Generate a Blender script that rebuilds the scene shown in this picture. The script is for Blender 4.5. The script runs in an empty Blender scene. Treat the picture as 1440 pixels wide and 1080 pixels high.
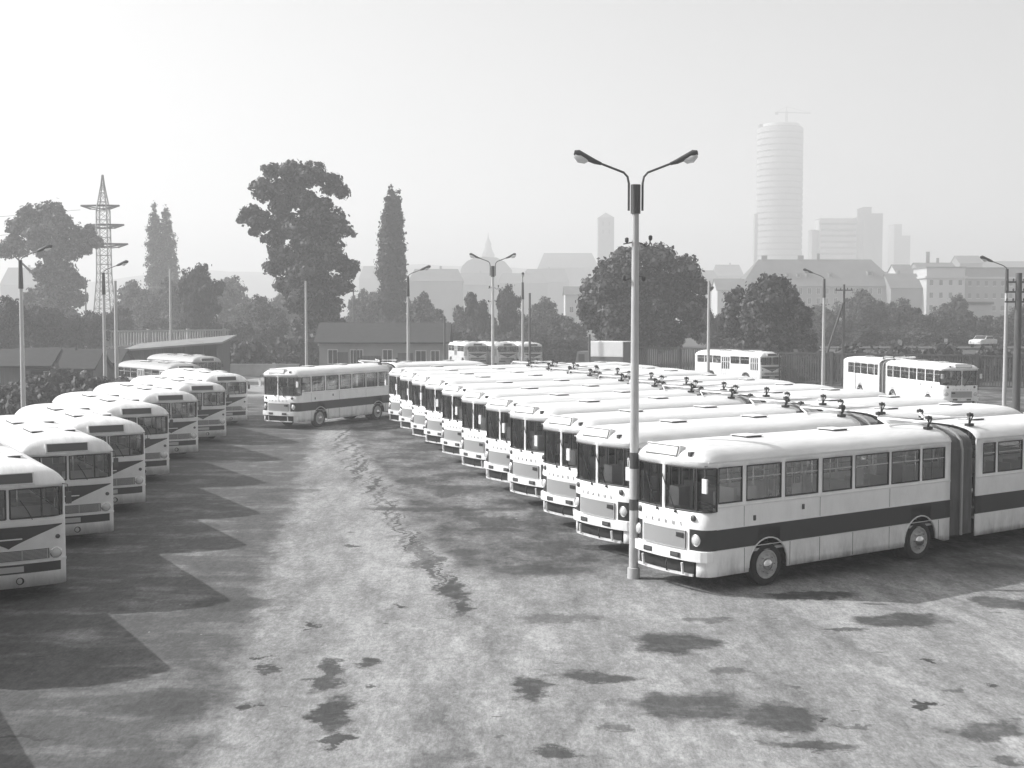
import bpy, bmesh, math, random
from math import sin, cos, pi, radians, sqrt, atan2
from mathutils import Vector, Matrix, noise as mnoise
C = bpy.context.scene.collection
S = bpy.context.scene

# ------------------------------------------------------------------ camera
H = 6.2; F = 1760.0; HOR = 443.0
PITCH = math.atan((540-HOR)/F)
cam_d = bpy.data.cameras.new('camera'); cam = bpy.data.objects.new('camera', cam_d); C.objects.link(cam)
cam.location = (0, 0, H); cam.rotation_euler = (pi/2-PITCH, 0, 0)
cam_d.sensor_width = 36; cam_d.lens = 36*F/1440; cam_d.clip_end = 9000; cam_d.clip_start = .1
S.camera = cam

def ray(px, py):
    xc = px-720; yc = 540-py
    return Vector((xc, F*cos(PITCH)+yc*sin(PITCH), -F*sin(PITCH)+yc*cos(PITCH)))
def gp(px, py, z=0):            # photograph point lying at height z
    r = ray(px, py); t = (z-H)/r.z
    return Vector((r.x*t, r.y*t, z))
def yp(px, py, Y):              # photograph point lying at distance Y
    r = ray(px, py); t = Y/r.y
    return Vector((r.x*t, Y, H+r.z*t))

# ------------------------------------------------------------------ materials
def newmat(name):
    m = bpy.data.materials.new(name); m.use_nodes = True
    return m, m.node_tree.nodes, m.node_tree.links, m.node_tree.nodes['Principled BSDF']
def g3(v): return (v, v, v, 1)
def mat(name, v, rough=.6, metal=0, var=0, scale=3, bump=0, stretch=(1,1,1), spec=.5):
    m, N, L, B = newmat(name)
    B.inputs['Base Color'].default_value = g3(v); B.inputs['Roughness'].default_value = rough
    B.inputs['Metallic'].default_value = metal; B.inputs['Specular IOR Level'].default_value = spec
    if var or bump:
        tc = N.new('ShaderNodeTexCoord'); mp = N.new('ShaderNodeMapping'); mp.inputs['Scale'].default_value = stretch
        nz = N.new('ShaderNodeTexNoise'); nz.inputs['Scale'].default_value = scale; nz.inputs['Detail'].default_value = 6
        nz.inputs['Roughness'].default_value = .65
        L.new(tc.outputs['Object'], mp.inputs[0]); L.new(mp.outputs[0], nz.inputs[0])
        if var:
            r = N.new('ShaderNodeMapRange'); r.inputs[1].default_value = .3; r.inputs[2].default_value = .7
            r.inputs[3].default_value = v*(1-var); r.inputs[4].default_value = v*(1+var)
            L.new(nz.outputs[0], r.inputs[0]); L.new(r.outputs[0], B.inputs['Base Color'])
        if bump:
            b = N.new('ShaderNodeBump'); b.inputs['Strength'].default_value = bump; b.inputs['Distance'].default_value = .05
            L.new(nz.outputs[0], b.inputs['Height']); L.new(b.outputs[0], B.inputs['Normal'])
    return m
def grime(name, lowest=.35, top=1.0, amt=.5, roof=False):
    m = M[name]; N = m.node_tree.nodes; L = m.node_tree.links; B = N['Principled BSDF']
    old = B.inputs['Base Color'].links[0].from_socket
    tc = N.new('ShaderNodeTexCoord'); oi = N.new('ShaderNodeObjectInfo'); ad = N.new('ShaderNodeVectorMath')
    sc = N.new('ShaderNodeMath'); sc.operation = 'MULTIPLY'; sc.inputs[1].default_value = 60; L.new(oi.outputs['Random'], sc.inputs[0])
    L.new(tc.outputs['Object'], ad.inputs[0]); L.new(sc.outputs[0], ad.inputs[1])
    mp = N.new('ShaderNodeMapping'); mp.inputs['Scale'].default_value = (1.6,1.6,.5) if not roof else (.5,3,1); L.new(ad.outputs[0], mp.inputs[0])
    nz = N.new('ShaderNodeTexNoise'); nz.inputs['Scale'].default_value = 2.2 if not roof else 1.2; nz.inputs['Detail'].default_value = 8; nz.inputs['Roughness'].default_value = .7; L.new(mp.outputs[0], nz.inputs[0])
    f = N.new('ShaderNodeMapRange'); f.inputs[1].default_value = .40; f.inputs[2].default_value = .68; L.new(nz.outputs[0], f.inputs[0])
    sp = N.new('ShaderNodeSeparateXYZ'); L.new(tc.outputs['Object'], sp.inputs[0])
    h = N.new('ShaderNodeMapRange'); h.inputs[1].default_value = lowest; h.inputs[2].default_value = top; h.inputs[3].default_value = amt; h.inputs[4].default_value = amt*.16 if not roof else amt
    L.new(sp.outputs[2], h.inputs[0])
    k = N.new('ShaderNodeMath'); k.operation = 'MULTIPLY'; L.new(f.outputs[0], k.inputs[0]); L.new(h.outputs[0], k.inputs[1])
    i = N.new('ShaderNodeMath'); i.operation = 'SUBTRACT'; i.inputs[0].default_value = 1; L.new(k.outputs[0], i.inputs[1])
    o = N.new('ShaderNodeMath'); o.operation = 'MULTIPLY'; L.new(old, o.inputs[0]); L.new(i.outputs[0], o.inputs[1])
    L.new(o.outputs[0], B.inputs['Base Color'])
def glassmat(name, tint, refl):
    m = bpy.data.materials.new(name); m.use_nodes = True; N = m.node_tree.nodes; L = m.node_tree.links
    N.clear(); o = N.new('ShaderNodeOutputMaterial'); mx = N.new('ShaderNodeMixShader')
    t = N.new('ShaderNodeBsdfTransparent'); t.inputs[0].default_value = g3(tint)
    gl = N.new('ShaderNodeBsdfGlossy'); gl.inputs['Roughness'].default_value = .06; gl.inputs[0].default_value = g3(.9)
    lw = N.new('ShaderNodeLayerWeight'); lw.inputs[0].default_value = refl
    L.new(lw.outputs['Fresnel'], mx.inputs[0]); L.new(t.outputs[0], mx.inputs[1]); L.new(gl.outputs[0], mx.inputs[2])
    L.new(mx.outputs[0], o.inputs[0]); return m
def leafmat(name, v, var=.45, sc=.5):
    m, N, L, B = newmat(name)
    tc = N.new('ShaderNodeTexCoord'); nz = N.new('ShaderNodeTexNoise'); nz.inputs['Scale'].default_value = sc; nz.inputs['Detail'].default_value = 5
    r = N.new('ShaderNodeMapRange'); r.inputs[1].default_value = .35; r.inputs[2].default_value = .65
    r.inputs[3].default_value = v*(1-var); r.inputs[4].default_value = v*(1+var)
    L.new(tc.outputs['Object'], nz.inputs[0]); L.new(nz.outputs[0], r.inputs[0]); L.new(r.outputs[0], B.inputs['Base Color'])
    B.inputs['Roughness'].default_value = .6; B.inputs['Specular IOR Level'].default_value = .25
    tr = N.new('ShaderNodeBsdfTranslucent'); L.new(r.outputs[0], tr.inputs[0])
    mx = N.new('ShaderNodeMixShader'); mx.inputs[0].default_value = .18
    o = [n for n in N if n.type == 'OUTPUT_MATERIAL'][0]
    L.new(B.outputs[0], mx.inputs[1]); L.new(tr.outputs[0], mx.inputs[2]); L.new(mx.outputs[0], o.inputs[0])
    return m
M = {}
M['white'] = mat('white_paint', .87, .32, var=.06, scale=1.2)
M['roofw'] = mat('white_roof_paint', .88, .5, var=.04, scale=.9, stretch=(.4,1.5,1))
M['band'] = mat('dark_band_paint', .028, .35, var=.12, scale=2)
M['rubber'] = mat('black_rubber', .03, .6)
M['black'] = mat('black_paint', .02, .5)
M['under'] = mat('underbody', .015, .8, var=.4, scale=3)
M['tyre'] = mat('tyre', .022, .85, var=.25, scale=6)
M['rim'] = mat('rim_paint', .42, .45, var=.2, scale=8)
M['chrome'] = mat('chrome', .75, .18, metal=1)
M['grille'] = mat('grille_metal', .45, .45)
M['grille_dark'] = mat('grille_gap', .12, .6)
M['bellows'] = mat('bellows_fabric', .15, .75, var=.3, scale=5, stretch=(1,1,.2))
M['bellow_hoop'] = mat('bellows_hoop', .34, .6)
M['interior'] = mat('interior_lining', .75, .6)
M['floor'] = mat('bus_floor', .45, .8)
M['seat'] = mat('seat_vinyl', .38, .5)
M['seatl'] = mat('seat_back', .7, .5)
M['lens'] = mat('headlight_lens', .6, .12)
M['glass'] = glassmat('window_glass', .94, .62)
M['glassd'] = glassmat('windshield_glass', .93, .48)
M['sign'] = mat('sign_panel', .8, .4)
M['signd'] = mat('dark_sign_panel', .07, .25)
M['grey'] = mat('grey_paint', .42, .45, var=.1, scale=2)
M['lgrey'] = mat('light_grey_paint', .74, .4, var=.08, scale=1.5)
M['conc'] = mat('lamp_concrete', .46, .75, var=.12, scale=4, stretch=(1,1,.3))
M['dark'] = mat('dark_metal', .07, .5)
M['steel'] = mat('galvanised_steel', .30, .5, var=.2, scale=2)
M['wood'] = mat('weathered_wood', .09, .85, var=.35, scale=3, stretch=(4,4,.3))
M['bark'] = mat('bark', .07, .95, var=.35, scale=2, bump=.4)
M['lampglass'] = mat('lamp_diffuser', .65, .25)
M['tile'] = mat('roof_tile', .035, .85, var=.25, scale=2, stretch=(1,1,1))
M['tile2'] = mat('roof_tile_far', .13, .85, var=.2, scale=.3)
M['felt'] = mat('roofing_felt', .22, .8, var=.2, scale=.8)
M['plaster'] = mat('plaster', .30, .85, var=.15, scale=.7)
M['plasterw'] = mat('white_plaster', .48, .8, var=.06, scale=.3)
M['plasterm'] = mat('pale_concrete', .28, .85, var=.1, scale=.1)
M['plasterg'] = mat('grey_plaster', .22, .85, var=.1, scale=.2)
M['shed'] = mat('shed_boards', .10, .85, var=.3, scale=2, stretch=(3,3,.3))
M['winframe'] = mat('window_frame_paint', .6, .6)
M['pane'] = mat('dark_pane', .04, .15)
M['stone'] = mat('church_stone', .16, .9, var=.2, scale=.2)
M['fence'] = mat('fence_boards', .06, .85, var=.4, scale=2, stretch=(2,2,.3))
M['rail'] = mat('concrete_rail', .42, .8, var=.15, scale=1)
M['leafd'] = leafmat('leaf_dark', .019, .6, .4)
M['leafm'] = leafmat('leaf_mid', .04, .6, .4)
M['leafl'] = leafmat('leaf_light', .11, .5, .4)
M['grass'] = mat('rough_grass', .085, .95, var=.5, scale=.6)
M['box'] = mat('white_box_body', .78, .5, var=.05, scale=1)
M['van'] = mat('dark_van_end', .10, .6, var=.2, scale=1)

grime('white'); grime('lgrey', amt=.3); grime('roofw', amt=.22, roof=True)
# ------------------------------------------------------------------ mesh builder
class MB:
    def __init__(s): s.v = []; s.f = []; s.m = []
    def face(s, pts, mi=0):
        n = len(s.v); s.v += [tuple(p) for p in pts]; s.f.append(tuple(range(n, n+len(pts)))); s.m.append(mi)
    def box(s, x0, x1, y0, y1, z0, z1, mi=0, T=None):
        p = [Vector(q) for q in ((x0,y0,z0),(x1,y0,z0),(x1,y1,z0),(x0,y1,z0),(x0,y0,z1),(x1,y0,z1),(x1,y1,z1),(x0,y1,z1))]
        if T: p = [T @ q for q in p]
        n = len(s.v); s.v += [tuple(q) for q in p]
        for f in ((0,3,2,1),(4,5,6,7),(0,1,5,4),(1,2,6,5),(2,3,7,6),(3,0,4,7)):
            s.f.append(tuple(n+i for i in f)); s.m.append(mi)
        return s
    def tube(s, pts, r, n=8, mi=0, cap=True):
        pts = [Vector(p) for p in pts]; k = len(pts)
        if not hasattr(r, '__len__'): r = [r]*k
        b = len(s.v); up = None
        for i, p in enumerate(pts):
            d = (pts[min(i+1,k-1)]-pts[max(i-1,0)]).normalized()
            if up is None:
                up = Vector((0,0,1)) if abs(d.z) < .9 else Vector((1,0,0))
            a = d.cross(up).normalized(); c = a.cross(d).normalized(); up = c
            for j in range(n):
                t = 2*pi*j/n; s.v.append(tuple(p+(a*cos(t)+c*sin(t))*r[i]))
        for i in range(k-1):
            for j in range(n):
                s.f.append((b+i*n+j, b+(i+1)*n+j, b+(i+1)*n+(j+1)%n, b+i*n+(j+1)%n)); s.m.append(mi)
        if cap:
            s.f.append(tuple(b+j for j in range(n))); s.m.append(mi)
            s.f.append(tuple(b+(k-1)*n+j for j in reversed(range(n)))); s.m.append(mi)
        return s
    def lathe(s, prof, n=24, mi=0, T=None):      # prof (r, h) about local z
        b = len(s.v); k = len(prof); T = T or Matrix()
        for r, h in prof:
            for j in range(n):
                t = 2*pi*j/n; s.v.append(tuple(T @ Vector((r*cos(t), r*sin(t), h))))
        for i in range(k-1):
            for j in range(n):
                s.f.append((b+i*n+j, b+i*n+(j+1)%n, b+(i+1)*n+(j+1)%n, b+(i+1)*n+j)); s.m.append(mi)
        for e, rv in ((0, 1), (k-1, 0)):
            if prof[e][0] > 1e-4:
                q = [b+e*n+j for j in range(n)]
                s.f.append(tuple(reversed(q)) if rv else tuple(q)); s.m.append(mi)
        return s
    def prism(s, poly, T, depth, mi=0):           # polygon in local xy, extruded along local z
        n = len(poly); b = len(s.v)
        for z in (0, depth):
            for x, y in poly: s.v.append(tuple(T @ Vector((x, y, z))))
        s.f.append(tuple(b+i for i in reversed(range(n)))); s.m.append(mi)
        s.f.append(tuple(b+n+i for i in range(n))); s.m.append(mi)
        for i in range(n):
            j = (i+1) % n; s.f.append((b+i, b+j, b+n+j, b+n+i)); s.m.append(mi)
        return s
    def build(s, name, mats, parent=None, smooth=None, merge=False, bevel=0, loc=None):
        me = bpy.data.meshes.new(name); me.from_pydata(s.v, [], s.f)
        mats = mats if isinstance(mats, (list, tuple)) else [mats]
        for m in mats: me.materials.append(M[m] if isinstance(m, str) else m)
        me.polygons.foreach_set('material_index', s.m)
        if merge:
            bm = bmesh.new(); bm.from_mesh(me)
            bmesh.ops.remove_doubles(bm, verts=bm.verts, dist=.0008)
            bmesh.ops.dissolve_degenerate(bm, edges=bm.edges, dist=.0006)
            bm.to_mesh(me); bm.free()
        if smooth is not None:
            me.shade_smooth(); me.set_sharp_from_angle(angle=radians(smooth))
        me.update()
        o = bpy.data.objects.new(name, me); C.objects.link(o)
        if parent: o.parent = parent
        if loc is not None: o.location = loc
        if bevel:
            b = o.modifiers.new('bevel', 'BEVEL'); b.width = bevel; b.segments = 2; b.limit_method = 'ANGLE'
        return o
def tag(o, label=None, cat=None, group=None, kind=None):
    if label: o['label'] = label
    if cat: o['category'] = cat
    if group: o['group'] = group
    if kind: o['kind'] = kind
    return o
def empty(name, loc=(0,0,0), rz=0):
    o = bpy.data.objects.new(name, None); C.objects.link(o); o.location = loc; o.rotation_euler = (0,0,rz)
    o.empty_display_size = .2; return o
def copy_tree(o, parent=None):
    c = o.copy(); C.objects.link(c)
    if parent: c.parent = parent
    for ch in list(o.children): copy_tree(ch, c)
    return c
def kids(o, base): return [c for c in o.children if c.name.split('.')[0] == base]

# ------------------------------------------------------------------ world, sun, haze
SUN_EL = radians(34); SUN_DIR = Vector((-.985, .16, 0)).normalized()
sun_az = atan2(SUN_DIR.y, SUN_DIR.x)
w = bpy.data.worlds.new('World'); S.world = w; w.use_nodes = True
N = w.node_tree.nodes; L = w.node_tree.links
sky = N.new('ShaderNodeTexSky'); sky.sky_type = 'NISHITA'; sky.sun_disc = False
sky.sun_elevation = SUN_EL; sky.sun_rotation = pi/2 - sun_az; sky.air_density = 1.2; sky.dust_density = 6; sky.altitude = 0
bw = N.new('ShaderNodeRGBToBW'); L.new(sky.outputs[0], bw.inputs[0])
L.new(bw.outputs[0], N['Background'].inputs[0]); N['Background'].inputs[1].default_value = .10
sl = bpy.data.lights.new('sun', 'SUN'); sl.energy = 5.0; sl.angle = radians(.5); sl.color = (1, 1, 1)
so = bpy.data.objects.new('sun', sl); C.objects.link(so)
d = -(SUN_DIR*cos(SUN_EL)+Vector((0,0,sin(SUN_EL))))
so.rotation_euler = d.to_track_quat('-Z', 'Y').to_euler()
S.view_settings.view_transform = 'Standard'; S.view_settings.look = 'None'
S.view_settings.exposure = EXPO = .6; S.view_settings.gamma = 1
S.cycles.volume_bounces = 1; S.cycles.max_bounces = 10; S.cycles.transparent_max_bounces = 24
S.cycles.use_denoising = True

# haze
hm = bpy.data.materials.new('haze_air'); hm.use_nodes = True; hn = hm.node_tree.nodes; hn.clear()
ho = hn.new('ShaderNodeOutputMaterial'); pv = hn.new('ShaderNodeVolumePrincipled')
pv.inputs['Color'].default_value = (.96,.96,.96,1); pv.inputs['Density'].default_value = .00142; pv.inputs['Anisotropy'].default_value = .25
hm.node_tree.links.new(pv.outputs[0], ho.inputs['Volume'])
hz = MB().box(-1900, 1900, -150, 3000, -6, 235).build('haze', hm); tag(hz, 'pale summer haze filling the air over the yard and the city', 'haze', kind='stuff')

# ------------------------------------------------------------------ ground
def blob_group():
    g = bpy.data.node_groups.new('blob', 'ShaderNodeTree')
    for n_, t in (('P','NodeSocketVector'),('Cx','NodeSocketFloat'),('Cy','NodeSocketFloat'),('Rx','NodeSocketFloat'),('Ry','NodeSocketFloat'),('Prev','NodeSocketFloat'),('W','NodeSocketFloat')):
        g.interface.new_socket(n_, in_out='INPUT', socket_type=t)
    g.interface.new_socket('Out', in_out='OUTPUT', socket_type='NodeSocketFloat')
    n = g.nodes; l = g.links; gi = n.new('NodeGroupInput'); go = n.new('NodeGroupOutput')
    sp = n.new('ShaderNodeSeparateXYZ'); l.new(gi.outputs['P'], sp.inputs[0])
    def m(op, a, b=None):
        x = n.new('ShaderNodeMath'); x.operation = op
        for i, q in enumerate((a, b)):
            if q is None: continue
            if isinstance(q, (int, float)): x.inputs[i].default_value = q
            else: l.new(q, x.inputs[i])
        return x.outputs[0]
    dx = m('DIVIDE', m('SUBTRACT', sp.outputs[0], gi.outputs['Cx']), gi.outputs['Rx'])
    dy = m('DIVIDE', m('SUBTRACT', sp.outputs[1], gi.outputs['Cy']), gi.outputs['Ry'])
    r = m('SQRT', m('ADD', m('MULTIPLY', dx, dx), m('MULTIPLY', dy, dy)))
    v = m('MULTIPLY', m('SUBTRACT', 1.0, r), 3.2)
    v = m('MAXIMUM', m('MINIMUM', v, 1.0), 0.0)
    v = m('MAXIMUM', m('MULTIPLY', v, gi.outputs['W']), gi.outputs['Prev'])
    l.new(v, go.inputs[0]); return g
BG = blob_group()
def ground_material():
    m, N, L, B = newmat('yard_ground')
    B.inputs['Roughness'].default_value = .9; B.inputs['Specular IOR Level'].default_value = .2
    tc = N.new('ShaderNodeTexCoord'); P = tc.outputs['Object']
    def mapped(sx, sy):
        mp = N.new('ShaderNodeMapping'); mp.inputs['Scale'].default_value = (sx, sy, 1); L.new(P, mp.inputs[0]); return mp.outputs[0]
    def nz(v, sc, det=6, ro=.6):
        n = N.new('ShaderNodeTexNoise'); n.inputs['Scale'].default_value = sc; n.inputs['Detail'].default_value = det; n.inputs['Roughness'].default_value = ro
        L.new(v, n.inputs[0]); return n.outputs[0]
    def mt(op, a, b=None, c=None):
        x = N.new('ShaderNodeMath'); x.operation = op
        for i, q in enumerate((a, b, c)):
            if q is None: continue
            if isinstance(q, (int, float)): x.inputs[i].default_value = q
            else: L.new(q, x.inputs[i])
        return x.outputs[0]
    def mr(v, a, b, c, d_):
        r = N.new('ShaderNodeMapRange'); L.new(v, r.inputs[0])
        for i, q in enumerate((a, b, c, d_)): r.inputs[i+1].default_value = q
        return r.outputs[0]
    def mix(f, a, b):
        return mt('ADD', mt('MULTIPLY', mt('SUBTRACT', 1.0, f), a), mt('MULTIPLY', f, b))
    # distorted coordinates
    dn = N.new('ShaderNodeTexNoise'); dn.inputs['Scale'].default_value = .8; dn.inputs['Detail'].default_value = 9; dn.inputs['Roughness'].default_value = .72
    L.new(P, dn.inputs[0])
    sb = N.new('ShaderNodeVectorMath'); sb.operation = 'SUBTRACT'; L.new(dn.outputs['Color'], sb.inputs[0]); sb.inputs[1].default_value = (.5,.5,.5)
    sc = N.new('ShaderNodeVectorMath'); sc.operation = 'SCALE'; L.new(sb.outputs[0], sc.inputs[0]); sc.inputs['Scale'].default_value = 2.0
    ad = N.new('ShaderNodeVectorMath'); ad.operation = 'ADD'; L.new(P, ad.inputs[0]); L.new(sc.outputs[0], ad.inputs[1])
    D = ad.outputs[0]
    spx = N.new('ShaderNodeSeparateXYZ'); L.new(D, spx.inputs[0]); X = spx.outputs[0]; Y = spx.outputs[1]
    fine = nz(mapped(1.2,.55), 5, 9, .8); strk = nz(mapped(1.3,.32), 1.1, 8, .75); big = nz(mapped(1,1), .16, 5, .6)
    grit = nz(mapped(1.3,.45), 15, 5, .85); smear = nz(mapped(.9,.22), .55, 7, .7)
    base = mt('MULTIPLY', mr(strk, .3, .7, .215, .385), mt('MULTIPLY', mr(fine, .28, .72, .6, 1.4), mt('MULTIPLY', mr(big, .3, .7, .82, 1.12), mt('MULTIPLY', mr(grit, .3, .7, .62, 1.38), mr(smear, .35, .65, .74, 1.2)))))
    mp = N.new('ShaderNodeMapping'); mp.inputs['Rotation'].default_value = (0,0,radians(-13)); L.new(D, mp.inputs[0])
    mp2 = N.new('ShaderNodeMapping'); mp2.inputs['Scale'].default_value = (2.4,.05,1); L.new(mp.outputs[0], mp2.inputs[0])
    base = mt('MULTIPLY', base, mr(nz(mp2.outputs[0], 1, 4, .6), .35, .62, .80, 1.12))
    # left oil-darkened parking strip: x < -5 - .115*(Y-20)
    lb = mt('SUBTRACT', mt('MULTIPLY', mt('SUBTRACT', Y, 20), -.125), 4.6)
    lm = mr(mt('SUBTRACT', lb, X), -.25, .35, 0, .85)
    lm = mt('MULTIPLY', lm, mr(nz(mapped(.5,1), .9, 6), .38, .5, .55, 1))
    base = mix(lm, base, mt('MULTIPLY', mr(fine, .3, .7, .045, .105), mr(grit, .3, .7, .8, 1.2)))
    # right asphalt strip before the row of fronts
    rb = mt('SUBTRACT', mt('MULTIPLY', mt('SUBTRACT', Y, 26), -.205), .6)
    rm = mt('MULTIPLY', mr(mt('SUBTRACT', X, rb), -.2, .5, 0, 1), mr(Y, 28.2, 30.6, 0, 1))
    rm = mt('MULTIPLY', rm, mr(nz(mapped(.8,.6), .7, 8, .7), .36, .56, .25, .95))
    base = mix(rm, base, mt('MULTIPLY', mr(strk, .3, .7, .036, .09), mr(fine, .3, .7, .7, 1.3)))
    # far part of the yard and the land beyond
    fm = mr(Y, 95, 130, 0, 1)
    base = mix(fm, base, .11)
    # stains; the thin streak at lower left is a painted vehicle shadow
    st = [(950,903,62,15,.9),(1270,873,70,9,.9),(1185,887,30,4,.8),(960,990,90,26,.85),(1090,1008,55,20,.85),(835,950,62,9,.85),(745,968,34,18,.9),(1135,1047,65,9,.8),(792,1054,36,9,.85),
          (853,1027,22,7,.6),(1395,1026,60,15,.8),(1425,1070,30,9,.7),(1030,942,36,6,.6),(470,1005,32,26,.95),(470,1042,16,12,.9),(466,945,16,26,.85),(520,932,16,9,.9),(512,965,10,5,.8),
          (374,941,18,6,.95),(345,989,15,6,.95),(437,880,9,6,1),(375,924,9,2.5,1),(640,832,24,14,.95),(655,853,12,12,.9),(600,1010,26,16,.35),(630,1070,40,12,.35),
          (625,716,125,3,.8),(760,803,66,8,.7),(700,745,40,3,.8),(790,868,60,6,.5),(1140,838,70,6,.9),(1300,928,8,4,1),(1390,965,10,4,1),(1304,992,12,4,1),(1148,1010,9,3,1),(1300,926,7,3,1),
          (1040,1000,20,4,.7),(1200,1018,30,3,.6),(1330,968,20,3,.6),(570,850,5,2,1),(490,768,14,2,.9),(430,690,30,3,.5),(1410,848,40,10,.8),(240,990,60,20,.5),(330,850,60,10,.5),(40,1032,45,3,.8),(385,700,40,14,.35),(850,770,50,5,.7),(1000,870,30,3,.6)]
    # long dark seam wandering down the yard
    sm = [(480,612),(490,628),(502,648),(512,664),(527,682),(540,704),(556,728),(572,750),(590,770),(604,792),(618,812),(640,836),(660,862)]
    rs = random.Random(9)
    for (ax, ay), (bx, by) in zip(sm[:-1], sm[1:]):
        for t in (0,.5):
            st.append((ax+(bx-ax)*t+rs.uniform(-3,3), ay+(by-ay)*t, rs.uniform(1.8,4.5)*(1+(ay-600)/240), rs.uniform(9,14)+(ay-600)/25, rs.uniform(.6,.95)))
    prev = None
    for px, py, hw, hh, wt in st:
        c = gp(px, py); a = gp(px, py-hh); b = gp(px, py+hh)
        n = N.new('ShaderNodeGroup'); n.node_tree = BG; L.new(D, n.inputs['P'])
        rx = max(hw/F*c.y, .07); ry = max((a.y-b.y)/2, .10)
        n.inputs['Cx'].default_value = c.x; n.inputs['Cy'].default_value = c.y
        n.inputs['Rx'].default_value = rx*1.12; n.inputs['Ry'].default_value = ry*1.12; n.inputs['W'].default_value = wt
        if prev is not None: L.new(prev, n.inputs['Prev'])
        prev = n.outputs[0]
    stm = mt('MULTIPLY', prev, mr(nz(mapped(.6,1), 2.4, 8, .75), .30, .50, .62, 1))
    base = mix(stm, base, mr(fine, .3, .7, .03, .075))
    # scattered small oil spots
    vo = nz(mapped(.7, 1.6), 2.6, 3, .5)
    base = mix(mr(vo, .70, .735, 0, .75), base, .07)
    vw = nz(mapped(1.1, .8), 4.3, 2, .5)
    base = mix(mr(vw, .74, .78, 0, .5), base, .5)
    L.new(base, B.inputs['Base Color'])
    bp = N.new('ShaderNodeBump'); bp.inputs['Strength'].default_value = .5; bp.inputs['Distance'].default_value = .03
    L.new(mt('ADD', fine, mt('MULTIPLY', grit, .5)), bp.inputs['Height']); L.new(bp.outputs[0], B.inputs['Normal'])
    return m
gm = ground_material()
g = MB()
xs = [-1850,-400,-120,-40,0,40,120,400,1850]; ys = [-60,0,40,90,150,400,1000,2900]
for i in range(len(xs)-1):
    for j in range(len(ys)-1):
        g.face([(xs[i],ys[j],0),(xs[i+1],ys[j],0),(xs[i+1],ys[j+1],0),(xs[i],ys[j+1],0)])
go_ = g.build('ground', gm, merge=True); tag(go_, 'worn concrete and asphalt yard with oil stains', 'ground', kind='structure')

# ------------------------------------------------------------------ bus shell
def wfun(x, k=2.5): return max(0, min(1, 1+x/k))
def inset(x, y, dd, hw, kf, kr, xr, kk=2.5, pw=1.0):
    y2 = y*(1-dd/hw)
    x2 = x - kf*dd*wfun(x, kk)
    if xr is not None: x2 = x2 + kr*dd*max(0, min(1, 1-(x-xr)/kk))
    return x2, y2
def shell(path, zl, roof, skip, matf, hw, kf, kr, xr, wheels, closed, R=.62, kk=2.5, bulge=None, cap=True):
    b = MB(); n = len(path)
    def vert(i, j):
        x, y = path[i % n]
        if j < len(zl):
            z = zl[j]
            if abs(y) > hw-.08:
                for wx in wheels:
                    dx = abs(x-wx)
                    if dx < R: z = max(z, .5+sqrt(R*R-dx*dx))
            if bulge: x, y = bulge(x, y, z)
            return (x, y, z)
        dd, z = roof[j-len(zl)]
        x2, y2 = inset(x, y, dd, hw, kf, kr, xr, kk)
        return (x2, y2, z)
    nl = len(zl)+len(roof)
    for i in range(n if closed else n-1):
        p = path[i]; q = path[(i+1) % n]; mx, my = (p[0]+q[0])/2, (p[1]+q[1])/2
        for j in range(nl-1):
            if j < len(zl)-1:
                zm = (zl[j]+zl[j+1])/2
                if skip(mx, my, zm): continue
                mi = matf(mx, my, zm)
            else: mi = 2
            b.face([vert(i,j), vert(i+1,j), vert(i+1,j+1), vert(i,j+1)], mi)
    return b
def side_xs(a, b_, marks, wheels, R=.62):
    s = set([a, b_]) | set(m_ for m_ in marks if min(a,b_) < m_ < max(a,b_))
    for wx in wheels:
        for k in range(0, 13):
            s.add(round(wx+R*cos(pi*k/12), 4))
    x = min(a,b_)+.7
    while x < max(a,b_)-.3: s.add(round(x,3)); x += .9
    L_ = sorted(s); out = [L_[0]]
    for v in L_[1:]:
        if v-out[-1] > .012 or v in marks:
            if v-out[-1] <= .012: out[-1] = v
            else: out.append(v)
    return [v for v in out if min(a,b_)-1e-6 <= v <= max(a,b_)+1e-6]

def wheel(parent, x, y, side, dual=False, axle_z=.5):
    T = Matrix.Translation((x, y, axle_z)) @ Matrix.Rotation(-side*pi/2, 4, 'X')   # local z points outwards
    wd = .30
    t = MB().lathe([(.33,-wd+.02),(.44,-wd),(.485,-wd+.03),(.50,-wd+.08),(.50,-.06),(.485,-.02),(.44,0),(.40,.006),(.33,-.02),(.31,-.06)], 28, 0, T)
    if dual: t.lathe([(.33,-wd-.36),(.44,-wd-.36),(.50,-wd-.28),(.50,-wd-.10),(.44,-wd-.04),(.33,-wd-.06)], 24, 0, T)
    o = t.build('wheel', 'tyre', parent, 35)
    r = MB().lathe([(.325,-.03),(.335,.0),(.315,.006),(.29,-.035),(.24,-.05),(.20,-.02),(.165,.0),(.15,-.0)], 24, 0, T)
    r.lathe([(.15,-.02),(.135,.05),(.10,.09),(.06,.11),(.0,.112)], 16, 1, T)
    for k in range(8):
        a = 2*pi*k/8; c = T @ Vector((.21*cos(a), .21*sin(a), -.02)); e = T @ Vector((.21*cos(a), .21*sin(a), .035))
        r.tube([c, e], .018, 6, 1)
    for k in range(10):     # hand holes in the disc
        a = 2*pi*(k+.5)/10
        c = T @ Vector((.265*cos(a), .265*sin(a), -.046)); e = T @ Vector((.265*cos(a), .265*sin(a), -.034)); r.tube([c, e], .026, 6, 2)
    r.build('rim', ['rim','chrome','black'], o, 35)
    return o

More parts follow.
